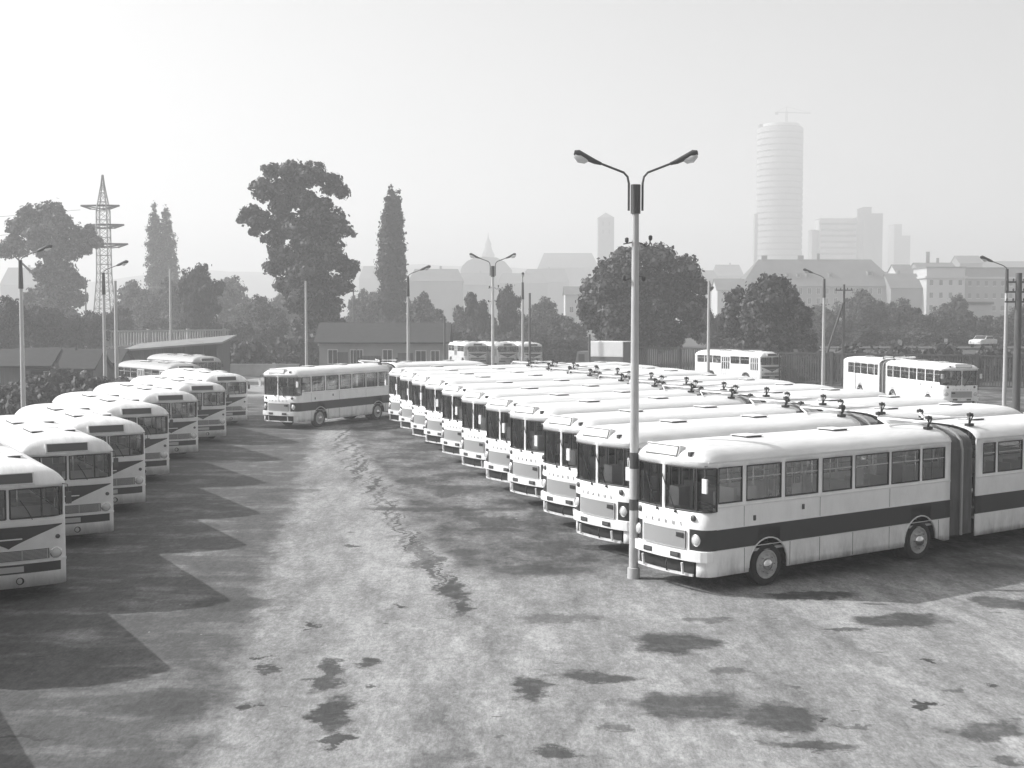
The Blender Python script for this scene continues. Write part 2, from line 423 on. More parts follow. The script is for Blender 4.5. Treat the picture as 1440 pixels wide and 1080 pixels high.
def side_window(parent, x0, x1, z0, z1, y, bar=True, split=False):
    s = 1 if y > 0 else -1; b = MB(); w_ = .028
    yo, yi = y+s*.006, y-s*.03
    a0, a1 = min(yo,yi), max(yo,yi)
    b.box(x0,x1,a0,a1,z0,z0+w_); b.box(x0,x1,a0,a1,z1-w_,z1); b.box(x0,x0+w_,a0,a1,z0+w_,z1-w_); b.box(x1-w_,x1,a0,a1,z0+w_,z1-w_)
    zb = z0+(z1-z0)*.66
    if bar: b.box(x0+w_,x1-w_,a0+.004,a1-.01,zb-.012,zb+.012,2)
    if split:
        xm = (x0+x1)/2; b.box(xm-.012,xm+.012,a0+.004,a1-.01,zb+.012,z1-w_,2)
    ym = y-s*.014
    q = [(x0+w_,ym,z0+w_),(x1-w_,ym,z0+w_),(x1-w_,ym,z1-w_),(x0+w_,ym,z1-w_)]
    b.face(q if s < 0 else q[::-1], 1)
    return b.build('window', ['rubber','glass','grille'], parent)

def front_curve(hw, bul=.10, rc=.36):
    # right half from side tangent to the centre: returns (x, y) with x = 0 at the nose, negative behind
    pts = [(-(bul+rc), -hw), (-(bul+rc*.62), -hw+.018), (-(bul+rc*.35), -hw+.065), (-(bul+rc*.14), -hw+.15), (-(bul+.01), -hw+.27)]
    ye = hw-.27
    for y in (.80, .66, .45, .25, .045):
        pts.append((-(bul)*(y/ye)**2, -y))
    return pts
FH = front_curve(1.25)
FRONT = FH + [(x, -y) for x, y in reversed(FH)]      # from -Y side round the nose to +Y side
def fx(y, hw=1.25, C_=FRONT):                          # x of the nose surface at lateral y
    for i in range(len(C_)-1):
        if C_[i][1] <= y <= C_[i+1][1]:
            t = (y-C_[i][1])/(C_[i+1][1]-C_[i][1]+1e-9); return C_[i][0]+(C_[i+1][0]-C_[i][0])*t
    return C_[0][0]

def curved_panel(b, y0, y1, zlo, zhi, off, mi, curve=FRONT, n=10, flat_edge=True):
    # strip following the nose between lateral y0..y1, thickness 'off'
    ys = sorted(set([y0+(y1-y0)*k/n for k in range(n+1)] + [p[1] for p in curve if y0 < p[1] < y1]))
    def P(y, o, z):
        e = .01; ax, ay = fx(y-e, C_=curve), y-e; bx, by = fx(y+e, C_=curve), y+e
        nx, ny = (by-ay), -(bx-ax); l = sqrt(nx*nx+ny*ny) or 1
        return (fx(y, C_=curve)+nx/l*o, y+ny/l*o, z)
    zl = zlo if callable(zlo) else (lambda y: zlo); zh = zhi if callable(zhi) else (lambda y: zhi)
    for a, c in zip(ys[:-1], ys[1:]):
        b.face([P(a,off,zl(a)), P(c,off,zl(c)), P(c,off,zh(c)), P(a,off,zh(a))], mi)
        b.face([P(a,0,zh(a)), P(a,off,zh(a)), P(c,off,zh(c)), P(c,0,zh(c))], mi)
        b.face([P(a,0,zl(a)), P(c,0,zl(c)), P(c,off,zl(c)), P(a,off,zl(a))], mi)
    for y in (y0, y1):
        q = [P(y,0,zl(y)), P(y,off,zl(y)), P(y,off,zh(y)), P(y,0,zh(y))]
        b.face(q if y == y0 else q[::-1], mi)
    return P
def lettering(name, txt, size, mat_, parent, T, ext=.006):
    cu = bpy.data.curves.new(name, 'FONT'); cu.body = txt; cu.size = size; cu.extrude = ext; cu.align_x = 'CENTER'; cu.align_y = 'CENTER'
    cu.space_character = 1.25
    o = bpy.data.objects.new('tmp', cu); C.objects.link(o)
    dg = bpy.context.evaluated_depsgraph_get(); me = bpy.data.meshes.new_from_object(o.evaluated_get(dg))
    bpy.data.objects.remove(o); me.transform(T); me.materials.clear(); me.materials.append(M[mat_]); me.name = name
    q = bpy.data.objects.new(name, me); C.objects.link(q); q.parent = parent; return q

ZL = [.40,.56,.72,.98,1.45,1.84,2.02,2.83,2.93]
ROOF = [(-.012,2.945),(-.012,2.965),(.03,3.03),(.10,3.105),(.21,3.175),(.36,3.23),(.58,3.275),(.88,3.305),(1.25,3.32)]
NEARWIN = [(.50,1.24),(1.36,2.48),(2.60,3.71),(3.85,4.89),(5.0,6.24),(6.33,7.42),(7.52,8.42)]
REARWIN = [(10.0,10.55),(10.65,11.75),(11.85,12.95),(13.05,14.15),(14.25,15.35)]
DOORS = [(.62,1.95),(4.55,5.85),(11.5,12.8)]
FARWIN = [(2.10,3.2),(3.3,4.42),(6.0,7.1),(7.2,8.42)]; FARREAR = [(10.0,11.4),(12.95,14.05),(14.15,15.35)]
WHEELS_F = [-2.08,-7.48]; WHEELS_R = [-13.1]
TAIL = 16.55; JF, JR = 8.65, 9.72

def solidify(o, th=.035):
    m = o.modifiers.new('solidify','SOLIDIFY'); m.thickness = th; m.offset = -1; m.material_offset = 0
def roof_hatch(parent, x, y=0, hw=.30, z=3.32):
    b = MB(); b.box(x-.26,x+.26,y-.24,y+.24,z-.03,z+.022,1)
    b.box(x-.28,x+.28,y-.27,y+.27,z+.030,z+.045,0); b.box(x-.2,x+.2,y-.22,y+.22,z+.02,z+.032,1)
    return b.build('roof_hatch', ['roofw','black'], parent, bevel=.012)
def seats(b, xs_, ysides=(-1,1), z=.92):
    for x in xs_:
        for s in ysides:
            y = s*.78
            b.box(x-.22,x+.22,y-.40,y+.40,z+.38,z+.47,0)
            b.box(x-.28,x-.22,y-.40,y+.40,z+.42,z+.98,0)
            b.box(x-.295,x-.28,y-.36,y+.36,z+.5,z+.9,1)
            for q in (-.3,.3): b.tube([(x,y+q,z),(x,y+q,z+.38)],.015,5,2)
def poles(b, xs_, z0=.9, z1=2.98):
    for x in xs_:
        for y in (-.42,.42): b.tube([(x,y,z0),(x,y,z1)],.017,6,2)
    for y in (-.42,.42): b.tube([(max(xs_),y,2.55),(min(xs_),y,2.55)],.014,5,2)
def headlight(parent, y, z, C_=FRONT, r=.105, off=.0):
    x = fx(y, C_=C_); e = .02
    ax, bx = fx(y-e, C_=C_), fx(y+e, C_=C_); n = Vector((2*e, -(bx-ax), 0)).normalized(); n = (n+Vector((1,0,0))).normalized()
    T = Matrix.Translation(Vector((x,y,z))+n*.004) @ n.to_track_quat('Z','Y').to_matrix().to_4x4()
    b = MB().lathe([(r+.025,-.03),(r+.03,.02),(r+.012,.035),(r,.02)], 20, 0, T)
    b.lathe([(r,.02),(r*.8,.04),(r*.4,.052),(0,.056)], 20, 1, T)
    return b.build('headlight', ['chrome','lens'], parent, 40)

def door_part(parent, s0, s1, y, z0=.52, z1=2.83, mats=('white','glass','rubber','band')):
    s = 1 if y > 0 else -1; b = MB(); w = (s1-s0)/4
    for k in range(4):
        a = -(s0+w*k)-.012; c = -(s0+w*(k+1))+.012; yo, yi = y+s*.003, y-s*.03; lo, hi = min(yo,yi), max(yo,yi); fr = .045
        b.box(c,c+fr,lo,hi,z0,z1,0); b.box(a-fr,a,lo,hi,z0,z1,0)
        b.box(c+fr,a-fr,lo,hi,z0,1.35,0); b.box(c+fr,a-fr,lo,hi,z1-.07,z1,0); b.box(c+fr,a-fr,lo,hi,2.0,2.05,0)
        for zz0, zz1 in ((1.35,2.0),(2.05,z1-.07)):
            q = [(c+fr,y-s*.014,zz0),(a-fr,y-s*.014,zz0),(a-fr,y-s*.014,zz1),(c+fr,y-s*.014,zz1)]
            b.face(q if s < 0 else q[::-1], 1)
    for k in range(5):
        x = -(s0+w*k); b.box(x-.011,x+.011,y-s*.02-.012,y-s*.02+.012,z0,z1,2)
    return b.build('door', list(mats), parent)

def front_details_artic(root):
    # glass of the wrap-round windshield, two halves, with rubber edge
    for sg in (-1, 1):
        ys = [sg*.075,sg*.25,sg*.45,sg*.66,sg*.80,sg*.98]
        cps = [(fx(y), y) for y in ys] + [(FH[3][0], sg*1.10), (FH[2][0], sg*1.185), (FH[1][0], sg*1.232), (FH[0][0], sg*1.25)]
        b = MB(); sc = .985
        cp = [(x-.012, y*sc) for x, y in cps]
        for a, c in zip(cp[:-1], cp[1:]):
            q = [(a[0],a[1],1.86),(c[0],c[1],1.86),(c[0],c[1],2.81),(a[0],a[1],2.81)]
            b.face(q if sg > 0 else q[::-1], 1)
        lo = [(x-.004,y,1.855) for x,y in cps]; hi = [(x-.004,y,2.815) for x,y in cps]
        b.tube(lo+hi[::-1]+[lo[0]], .02, 6, 0, cap=False)
        px, py = cps[5]
        b.tube([(px-.004,py,1.86),(px-.004,py,2.81)], .022, 6, 0)     # slim post of the corner pane
        px, py = cps[3]
        o = b.build('windshield', ['rubber','glassd'], root)
        wb = MB(); y0 = sg*.30+.1
        wb.tube([(fx(y0)+.03,y0,1.83),(fx(y0)+.05,y0-.12,2.1),(fx(y0-.25)+.045,y0-.30,2.42)], .009, 5, 0)
        wb.tube([(fx(y0-.1)+.035,y0-.18,2.12),(fx(y0-.4)+.03,y0-.42,2.62)], .012, 5, 0)
        wb.lathe([(.03,0),(.03,.05),(0,.05)],8,0,Matrix.Translation((fx(y0)-.01,y0,1.80))@Matrix.Rotation(pi/2,4,'Y'))
        wb.build('wiper', 'rubber', root)
    b = MB(); curved_panel(b, -.70, .70, 1.00, 1.40, .03, 1)
    for k in range(57):
        y = -.69+k*1.38/56; x = fx(y)+.034; b.box(x-.01,x+.010,y-.007,y+.007,1.015,1.385,0)
    b.tube([(fx(y)+.034,y,z) for y,z in [(-.70,1.0)]+[(-.7+.1*k,1.40) for k in range(15)]+[(.70,1.0)]+[(.7-.1*k,1.0) for k in range(15)]], .014, 6, 0, cap=False)
    gr = b.build('grille', ['grille','grille_dark'], root)
    p = MB(); p.box(fx(.56)+.036, fx(.56)+.055, .42,.68,1.24,1.35,0); p.build('badge_plate', 'black', root, bevel=.006)
    b = MB(); curved_panel(b, -1.235, 1.235, .74, .97, .075, 0, n=16)
    b.build('bumper', 'white', root, bevel=.012)
    b = MB()
    for y in (-.46,.46):
        x = fx(y)+.072; b.box(x-.01,x+.02,y-.15,y+.15,.79,.90,0); b.box(x+.018,x+.026,y-.11,y+.11,.81,.88,1)
        l = b.build('fog_lamp', ['black','dark'], root, bevel=.008); b = MB()
    b = MB(); curved_panel(b, -.92,.92,.40,.455,.05,0); b.tube([(.06,.2,.45),(.10,.2,.55),(.06,.2,.70)],.02,6,1); b.tube([(.05,-.62,.45),(.08,-.62,.7)],.03,6,0); b.tube([(.05,.72,.45),(.08,.72,.7)],.03,6,0)
    b.box(-.6,-.12,-.9,.9,.42,.74,1); b.build('lower_valance', ['lgrey','black'], root)
    for y in (-.98,.98): headlight(root, y, 1.215)
    for sg in (-1,1):
        y = sg*.90; x = fx(y)
        b = MB().lathe([(.075,-.01),(.07,.03),(.05,.045),(0,.05)], 16, 0, Matrix.Translation((x,y,1.70))@Matrix.Rotation(pi/2,4,'Y'))
        b.build('turn_signal', 'dark', root, 40)
    # destination box on the roof brow
    b = MB(); T = Matrix.Translation((-.22,-.08,3.10)) @ Matrix.Rotation(radians(-16),4,'Y')
    b.box(-.40,.165,-.60,.52,-.15,.15,0,T); b.box(.150,.178,-.58,.50,-.125,.125,2,T); b.box(.155,.186,-.555,.475,-.098,.098,1,T)
    b.build('destination_box', ['roofw','sign','dark'], root, bevel=.02)
    b = MB().box(-.22,-.08,.70,.80,3.06,3.16); b.build('marker_lamp', 'dark', root, bevel=.01)
    for sg in (-1,1):
        b = MB(); y = sg*1.19; x = -.22
        b.tube([(x,y,2.88),(x+.16,y+sg*.10,2.90),(x+.18,y+sg*.12,2.62)], .012, 6, 0)
        b.box(x+.15,x+.20,y+sg*.12-.075,y+sg*.12+.075,2.30,2.62,1); b.build('mirror', ['dark','lgrey'], root, bevel=.015)
    T = Matrix(((0,0,1,.012),(1,0,0,0),(0,1,0,1.56),(0,0,0,1)))
    for i, ch in enumerate('IKARUS'):
        y = -.62+i*.235; T = Matrix(((0,0,1,fx(y)+.010),(1,0,0,y),(0,1,0,1.54),(0,0,0,1)))
        lettering('letter', ch, .12, 'grille', root, T)

def build_artic():
    root = empty('articulated_bus')
    marks = []
    for a, c in NEARWIN+FARWIN+DOORS[:2]: marks += [-a, -c]
    marks += [-.46, -.5]
    side = side_xs(-JF, -.46, marks, WHEELS_F)
    path = [(x,-1.25) for x in side] + FRONT[1:-1] + [(x,1.25) for x in reversed(side)]
    def inr(s, L_): return any(a <= s <= c for a, c in L_)
    def skip(x, y, z):
        s = -x
        if abs(y) < 1.2 or s < .46:
            if abs(y) < .9 and z < .72: return True
            if 1.84 < z < 2.83 and abs(y) > .04: return True
            return False
        if y > 0: return 2.02 < z < 2.83 and inr(s, NEARWIN)
        if inr(s, DOORS[:2]) and z < 2.83: return True
        return 2.02 < z < 2.83 and inr(s, FARWIN)
    def mf(x, y, z): return 1 if (.98 < z < 1.45 and abs(y) > .83) else 0
    b = shell(path, ZL, ROOF, skip, mf, 1.25, .62, 0, None, WHEELS_F, False)
    o = b.build('front_body', ['white','band','roofw'], root, 38, merge=True); solidify(o)
    # belt moulding, floor, bulkheads
    t = MB()
    for y in (1.256,-1.256):
        t.box(-JF,-.46,y-.008,y+.008,1.925,1.95,0); t.box(-JF,-.2,y-.012,y+.012,2.95,2.975,0)
        t.box(-JF,-.46,y-.006,y+.006,.972,.986,0); t.box(-JF,-.46,y-.006,y+.006,1.444,1.456,0)
    for x in (-1.32,-2.78,-3.78,-4.94,-6.28,-8.2):
        for y in (1.2525,-1.2525): t.box(x-.005,x+.005,y-.004,y+.004,.42,.97,1)
    for x in (-1.3,-3.78,-6.28):
        for y in (1.2525,): t.box(x-.004,x+.004,y-.004,y+.004,1.46,1.92,1)
    t.build('side_moulding',['lgrey','grille_dark'],root)
    u = MB()
    u.box(-JF+.05,-.25,-1.2,1.2,.84,.90,0)
    prev = .5
    for a, c in ((.5,1.4),(2.76,6.8),(8.16,JF)): u.box(-c,-a,-1.12,1.12,.44,.84,1)
    for wx in WHEELS_F: u.box(wx-.68,wx+.68,-.8,.8,.5,.84,1)
    for wx in WHEELS_F:
        for s in (-1,1):
            for k in range(12):
                a0, a1 = pi*k/12, pi*(k+1)/12; r = .64
                q = [(wx+r*cos(a0), s*1.215, .5+r*sin(a0)),(wx+r*cos(a1), s*1.215, .5+r*sin(a1)),(wx+r*cos(a1), s*.78, .5+r*sin(a1)),(wx+r*cos(a0), s*.78, .5+r*sin(a0))]
                u.face(q, 1)
    u.build('underframe', ['floor','under'], root)
    i = MB(); seats(i, [-2.6,-3.4,-4.2], (1,)); seats(i, [-6.4,-7.2,-8.0]); poles(i, [-1.3,-2.4,-4.4,-6.0,-8.3])
    i.box(-1.5,-1.44,.1,1.18,.9,2.1,3); i.box(-.62,-.20,-1.0,1.0,.9,1.80,3); i.box(-1.30,-1.20,.42,1.02,1.3,2.30,3); i.box(-1.05,-.72,-.62,-.28,.9,2.22,3); i.box(-1.6,-1.5,-.98,-.50,1.3,2.25,1); i.box(-1.9,-1.8,-.20,.30,1.3,2.15,1); i.box(-1.3,-.95,.45,1.0,1.25,1.38,0)
    i.build('interior_fittings', ['seat','seatl','chrome','interior'], root)
    b = MB().lathe([(.21,-.012),(.225,0),(.21,.012)], 20, 0, Matrix.Translation((-.72,.72,1.92))@Matrix.Rotation(radians(-25),4,'Y')); b.build('steering_wheel','black',root)
    for a, c in NEARWIN: side_window(root, -c, -a, 2.02, 2.83, 1.25, split=(c-a > .9))
    for a, c in FARWIN: side_window(root, -c, -a, 2.02, 2.83, -1.25)
    for a, c in DOORS[:2]: door_part(root, a, c, -1.25)
    for wx, dual in ((-2.08,False),(-7.48,True)):
        for s in (-1,1): wheel(root, wx, s*1.21, s, dual)
    # wheel arch lips
    for wx in WHEELS_F:
        for s in (-1,1):
            b = MB(); b.tube([(wx+.63*cos(pi*k/14), s*1.255, .5+.63*sin(pi*k/14)) for k in range(15)], .018, 6, 0); b.build('wheel_arch_lip','lgrey',root,60)
    front_details_artic(root)
    for x in (-2.6,-5.6): roof_hatch(root, x)
    # small flaps on the side
    for x, z in ((-1.62,1.62),(-3.2,1.74)):
        b = MB().box(x-.035,x+.035,1.25,1.275,z-.06,z+.06); b.build('side_marker','dark',root,bevel=.008)
    # ---------------- bellows
    nb = 9; prof = [(-1.17,.47),(-1.17,1.2),(-1.17,2.0),(-1.17,2.7),(-1.12,2.92),(-.98,3.07),(-.75,3.17),(-.4,3.23),(0,3.25),(.4,3.23),(.75,3.17),(.98,3.07),(1.12,2.92),(1.17,2.7),(1.17,2.0),(1.17,1.2),(1.17,.47)]
    cen = (0, 1.8)
    bl = MB(); rows = []
    for k in range(nb*2+1):
        x = -JF-.0+(-(JR-JF))*k/(nb*2); inn = 0 if k % 2 else .075
        rows.append([(x, y-inn*(1 if y > 0 else -1 if y < 0 else 0), z-(inn if z > 2.8 else 0)) for y, z in prof])
    for a, c in zip(rows[:-1], rows[1:]):
        for j in range(len(prof)-1): bl.face([a[j],a[j+1],c[j+1],c[j]])
    bo = bl.build('bellows','bellows',root)
    hp = MB(); xm = -(JF+JR)/2
    hp.tube([(xm, y*1.03, z+(.03 if z > 2.8 else 0)) for y, z in prof], .04, 6, 0); hp.build('bellows_hoop','bellow_hoop',bo,60)
    # ---------------- rear body
    marks = []
    for a, c in REARWIN+FARREAR+DOORS[2:]: marks += [-a,-c]
    TP = [(-(TAIL-.42),-1.25),(-(TAIL-.20),-1.21),(-(TAIL-.08),-1.10),(-(TAIL-.02),-.9),(-TAIL,-.5),(-TAIL,0)]
    TP = TP + [(x,-y) for x,y in reversed(TP[:-1])]     # from -Y to +Y
    side = side_xs(-(TAIL-.42), -JR, marks, WHEELS_R)
    path = [(x,1.25) for x in reversed(side)][:-1] + [(x,y) for x,y in reversed(TP)] + [(x,-1.25) for x in side][1:]
    path = path[::-1]
    path = path[::-1]
    def skip2(x, y, z):
        s = -x
        if abs(y) < 1.2 or s > TAIL-.42: return 2.02 < z < 2.83 and abs(y) < .9
        if y > 0: return 2.02 < z < 2.83 and inr(s, REARWIN)
        if inr(s, DOORS[2:]) and z < 2.83: return True
        return 2.02 < z < 2.83 and inr(s, FARREAR)
    def mf2(x, y, z): return 1 if (.98 < z < 1.45) else 0
    b = shell(path, ZL, ROOF, skip2, mf2, 1.25, 0, 1.0, -TAIL, WHEELS_R, False)
    o = b.build('rear_body', ['white','band','roofw'], root, 38, merge=True); solidify(o)
    t = MB()
    for y in (1.256,-1.256):
        t.box(-TAIL+.42,-JR,y-.008,y+.008,1.925,1.95,0); t.box(-TAIL+.42,-JR,y-.012,y+.012,2.95,2.975,0)
    t.build('side_moulding', 'lgrey', root)
    u = MB(); u.box(-TAIL+.1,-JR-.05,-1.2,1.2,.84,.90,0); u.box(-12.4,-JR,-1.12,1.12,.44,.84,1); u.box(-TAIL+.2,-13.8,-1.12,1.12,.44,.84,1); u.box(-13.8,-12.4,-.8,.8,.5,.84,1)
    u.box(-JR,-JF,-.9,.9,.5,.86,1)
    u.build('underframe', ['floor','under'], root)
    i = MB(); seats(i, [-10.6,-11.3]); seats(i, [-13.4,-14.2,-15.0]); poles(i, [-10.1,-11.7,-13.0,-15.2])
    i.build('interior_fittings', ['seat','seatl','chrome'], root)
    for a, c in REARWIN: side_window(root, -c, -a, 2.02, 2.83, 1.25)
    for a, c in FARREAR: side_window(root, -c, -a, 2.02, 2.83, -1.25)
    door_part(root, *DOORS[2], -1.25)
    b = MB(); b.face([(-TAIL+.02,-.9,2.02),(-TAIL+.02,.9,2.02),(-TAIL+.02,.9,2.83),(-TAIL+.02,-.9,2.83)],1)
    b.tube([(-TAIL+.01,-.9,2.03),(-TAIL+.01,.9,2.03),(-TAIL+.01,.9,2.82),(-TAIL+.01,-.9,2.82),(-TAIL+.01,-.9,2.03)],.02,6,0); b.build('rear_window',['rubber','glass'],root)
    for s in (-1,1): wheel(root, -13.1, s*1.21, s, True)
    for x in (-11.2,-14.3): roof_hatch(root, x)
    # ---------------- guide linkage over the joint
    lk = MB()
    P4 = [(-JF+.35,.80),(-JF+.35,-.80),(-JR-.30,.80),(-JR-.30,-.80)]
    for k, (x, y) in enumerate(P4):
        z = 3.27
        lk.box(x-.12,x+.12,y-.06,y+.06,z-.02,z+.05,1); lk.tube([(x,y,z),(x-.02,y,z+.34)],.028,6,1); lk.box(x-.10,x+.06,y-.045,y+.045,z+.24,z+.32,1)
        lk.tube([(x,y,z+.02),(x-.16,y,z+.26)],.02,5,1)
    xm = -(JF+JR)/2
    lk.tube([(P4[0][0],.80,3.50),(xm,0,3.42),(P4[1][0],-.80,3.50)],.032,6,0); lk.tube([(P4[2][0],.80,3.50),(xm,0,3.42),(P4[3][0],-.80,3.50)],.032,6,0)
    lk.tube([(P4[0][0],.80,3.44),(P4[1][0],-.80,3.44)],.028,6,0); lk.tube([(P4[2][0],.8,3.44),(P4[3][0],-.8,3.44)],.028,6,0)
    lk.tube([(P4[0][0]+.9,.3,3.36),(P4[0][0],.8,3.42)],.025,6,0); lk.tube([(P4[0][0]+.9,.3,3.36),(P4[1][0],-.8,3.42)],.025,6,0)
    lk.lathe([(.10,0),(.10,.10),(0,.12)],12,1,Matrix.Translation((xm,0,3.34)))
    lk.build('joint_linkage', ['lgrey','black'], root)
    return root

# ------------------------------------------------------------------ older city bus (left row)
HW2 = 1.24
FH2 = front_curve(HW2, .06, .26)
FRONT2 = FH2 + [(x,-y) for x,y in reversed(FH2)]
def build_city(L_=9.6):
    root = empty('city_bus'); hw = HW2; wheels = [-2.1,-7.0]; c0 = FH2[0][0]
    Z2 = [.30,.62,.84,1.17,1.70,1.86,1.88,2.55,2.60]
    RF = [(-.01,2.615),(-.01,2.635),(.04,2.72),(.11,2.81),(.22,2.90),(.38,2.98),(.60,3.04),(.9,3.08),(hw,3.10)]
    wins = [(.55,1.3),(1.4,2.55),(2.65,3.8),(3.9,5.05),(5.15,6.3),(6.4,7.55),(7.65,8.8)]
    doors = [(.40,1.5),(4.3,5.5)]; fwins = [(1.65,2.85),(2.95,4.2),(5.6,6.7),(6.8,7.9),(8.0,9.0)]
    marks = []
    for a, c in wins+doors+fwins: marks += [-a,-c]
    TP = [(-(L_-.40),-hw),(-(L_-.18),-hw+.05),(-(L_-.06),-hw+.18),(-(L_-.01),-.85),(-L_,-.4),(-L_,.0)]
    TP = TP + [(x,-y) for x,y in reversed(TP[:-1])]
    side = side_xs(-(L_-.40), c0, marks, wheels)
    path = [(x,-hw) for x in side] + FRONT2[1:-1] + [(x,hw) for x in reversed(side)] + [(x,y) for x,y in reversed(TP[1:-1])]
    def inr(s, Q): return any(a <= s <= c for a, c in Q)
    def skip(x, y, z):
        s = -x
        if s < -c0 - .001 or (abs(y) < hw-.03 and s < 1):
            return 1.88 < z < 2.55 and abs(y) > .03 and abs(y) < hw-.06
        if abs(y) < hw-.03: return 1.88 < z < 2.55 and abs(y) < .85
        if y > 0: return 1.88 < z < 2.55 and inr(s, wins)
        if inr(s, doors) and z < 2.55: return True
        return 1.88 < z < 2.55 and inr(s, fwins)
    def mf(x, y, z):
        s = -x
        if s < .35 and abs(y) < 1.13 and .62 < z < .84: return 1
        return 0
    b = shell(path, Z2, RF, skip, mf, hw, .62, 1.0, -L_, wheels, True, R=.60, kk=2.2)
    o = b.build('body', ['lgrey','band','roofw'], root, 38, merge=True); solidify(o)
    # front paint panels
    b = MB(); curved_panel(b, -1.13, 1.13, lambda y: min(1.685, 1.20+.47*(abs(y)/1.13)**.85), 1.69, .006, 0, FRONT2, 22)
    b.build('chevron_panel','band',root)
    b = MB(); curved_panel(b, -1.15, 1.15, 1.705, 1.80, .018, 0, FRONT2, 14)
    b.build('belt_moulding','lgrey',root)
    b = MB(); curved_panel(b, -.28,.28,1.40,1.43,.014,0,FRONT2,6); b.build('nose_bar','lgrey',root)
    b = MB(); curved_panel(b, -.84, .84, .92, 1.15, .016, 1, FRONT2, 12)
    for k in range(7): curved_panel(b, -.78,.78,.945+k*.029,.955+k*.029,.024,0,FRONT2,10)
    for y in (-.8,-.27,.27,.8): b.box(fx(y,C_=FRONT2)+.01,fx(y,C_=FRONT2)+.03,y-.012,y+.012,.93,1.14,0)
    b.build('grille',['grey','grille_dark'],root)
    b = MB(); curved_panel(b, -1.2, 1.2, .84, .895, .03, 0, FRONT2, 14); b.build('front_moulding','lgrey',root)
    for y in (-.98,.98): headlight(root, y, 1.03, FRONT2, .10)
    b = MB(); x = fx(0,C_=FRONT2); b.box(x+.0,x+.02,-.30,.30,.66,.79,0)
    b.build('licence_plate','grille',root,bevel=.004)
    lettering('plate_marks','AA · 0', .10,'dark',root,Matrix(((0,0,1,x+.021),(1,0,0,0),(0,1,0,.725),(0,0,0,1))),.002) if False else None
    for y in (-.42,.22) : 
        xx = fx(y,C_=FRONT2); MB().lathe([(.085,-.02),(.085,.012),(.07,.012),(.065,-.0),(0,-.005)],18,0,Matrix.Translation((xx,y,.45))@Matrix.Rotation(pi/2,4,'Y')).build('fog_lamp','black',root,40)
    for s in (-1,1):
        y = s*1.03; xx = fx(y,C_=FRONT2)
        MB().lathe([(.05,-.02),(.05,.03),(0,.04)],12,0,Matrix.Translation((xx,y,1.40))@Matrix.Rotation(pi/2,4,'Y')).build('turn_signal','dark',root,40)
    # windshield
    for sg in (-1,1):
        ys = [sg*.045,sg*.25,sg*.45,sg*.66,sg*.80]; cps = [(fx(y,C_=FRONT2),y) for y in ys]+[(FH2[4][0],-sg*FH2[4][1]),(FH2[3][0],-sg*FH2[3][1])]
        b = MB(); cp = [(x-.012,y*.99) for x,y in cps]
        for a, c in zip(cp[:-1],cp[1:]):
            q = [(a[0],a[1],1.88),(c[0],c[1],1.88),(c[0],c[1],2.55),(a[0],a[1],2.55)]; b.face(q if sg > 0 else q[::-1],1)
        lo = [(x-.002,y,1.885) for x,y in cps]; hi = [(x-.002,y,2.545) for x,y in cps]
        b.tube(lo+hi[::-1]+[lo[0]],.02,6,0,cap=False)
        b.tube([(fx(.7*sg,C_=FRONT2),.7*sg,1.88),(fx(.7*sg,C_=FRONT2),.7*sg,2.55)],.018,6,0)
        b.build('windshield',['rubber','glassd'],root)
        y0 = sg*.4+.1; wb = MB(); wb.tube([(.0,y0,1.84),(.03,y0-.1,2.05),(.02,y0-.25,2.3)],.009,5,0); wb.build('wiper','rubber',root)
    # sign box in the front dome
    b = MB(); T = Matrix.Translation((-.16,0,2.77)) @ Matrix.Rotation(radians(-14),4,'Y')
    b.box(-.35,.16,-.56,.56,-.155,.12,0,T); b.box(.15,.172,-.52,.52,-.125,.095,1,T); b.build('destination_box',['lgrey','signd'],root,bevel=.015)
    for s in (-1,1):
        b = MB(); y = s*1.12; x = -.2
        b.tube([(x,y,2.60),(x+.2,y+s*.12,2.60),(x+.2,y+s*.14,2.4)],.011,6,0); b.box(x+.18,x+.22,y+s*.14-.06,y+s*.14+.06,2.15,2.42,0); b.build('mirror','dark',root,bevel=.012)
    u = MB(); u.box(-L_+.15,-.2,-1.15,1.15,.80,.86,0)
    for a, c in ((.3,1.4),(2.8,6.3),(7.7,L_-.15)): u.box(-c,-a,-1.1,1.1,.36,.80,1)
    for wx in wheels: u.box(wx-.7,wx+.7,-.8,.8,.45,.8,1)
    u.build('underframe',['floor','under'],root)
    i = MB(); seats(i,[-2.5,-3.3,-4.1,-5.9,-6.7,-7.5,-8.3],z=.86); poles(i,[-1.5,-4.5,-8.6],.86,2.9); i.box(-1.4,-1.34,.1,1.12,.86,1.95,1)
    i.build('interior_fittings',['seat','seatl','chrome'],root)
    for a, c in wins: side_window(root,-c,-a,1.88,2.55,hw,split=True)
    for a, c in fwins: side_window(root,-c,-a,1.88,2.55,-hw)
    for a, c in doors: door_part(root,a,c,-hw,.46,2.55,('lgrey','glass','rubber'))
    b = MB(); b.face([(-L_+.02,-.85,1.88),(-L_+.02,.85,1.88),(-L_+.02,.85,2.55),(-L_+.02,-.85,2.55)],1)
    b.tube([(-L_+.01,-.85,1.89),(-L_+.01,.85,1.89),(-L_+.01,.85,2.54),(-L_+.01,-.85,2.54),(-L_+.01,-.85,1.89)],.02,6,0); b.build('rear_window',['rubber','glass'],root)
    for wx, dual in ((wheels[0],False),(wheels[1],True)):
        for s in (-1,1): wheel(root,wx,s*1.20,s,dual,.5)
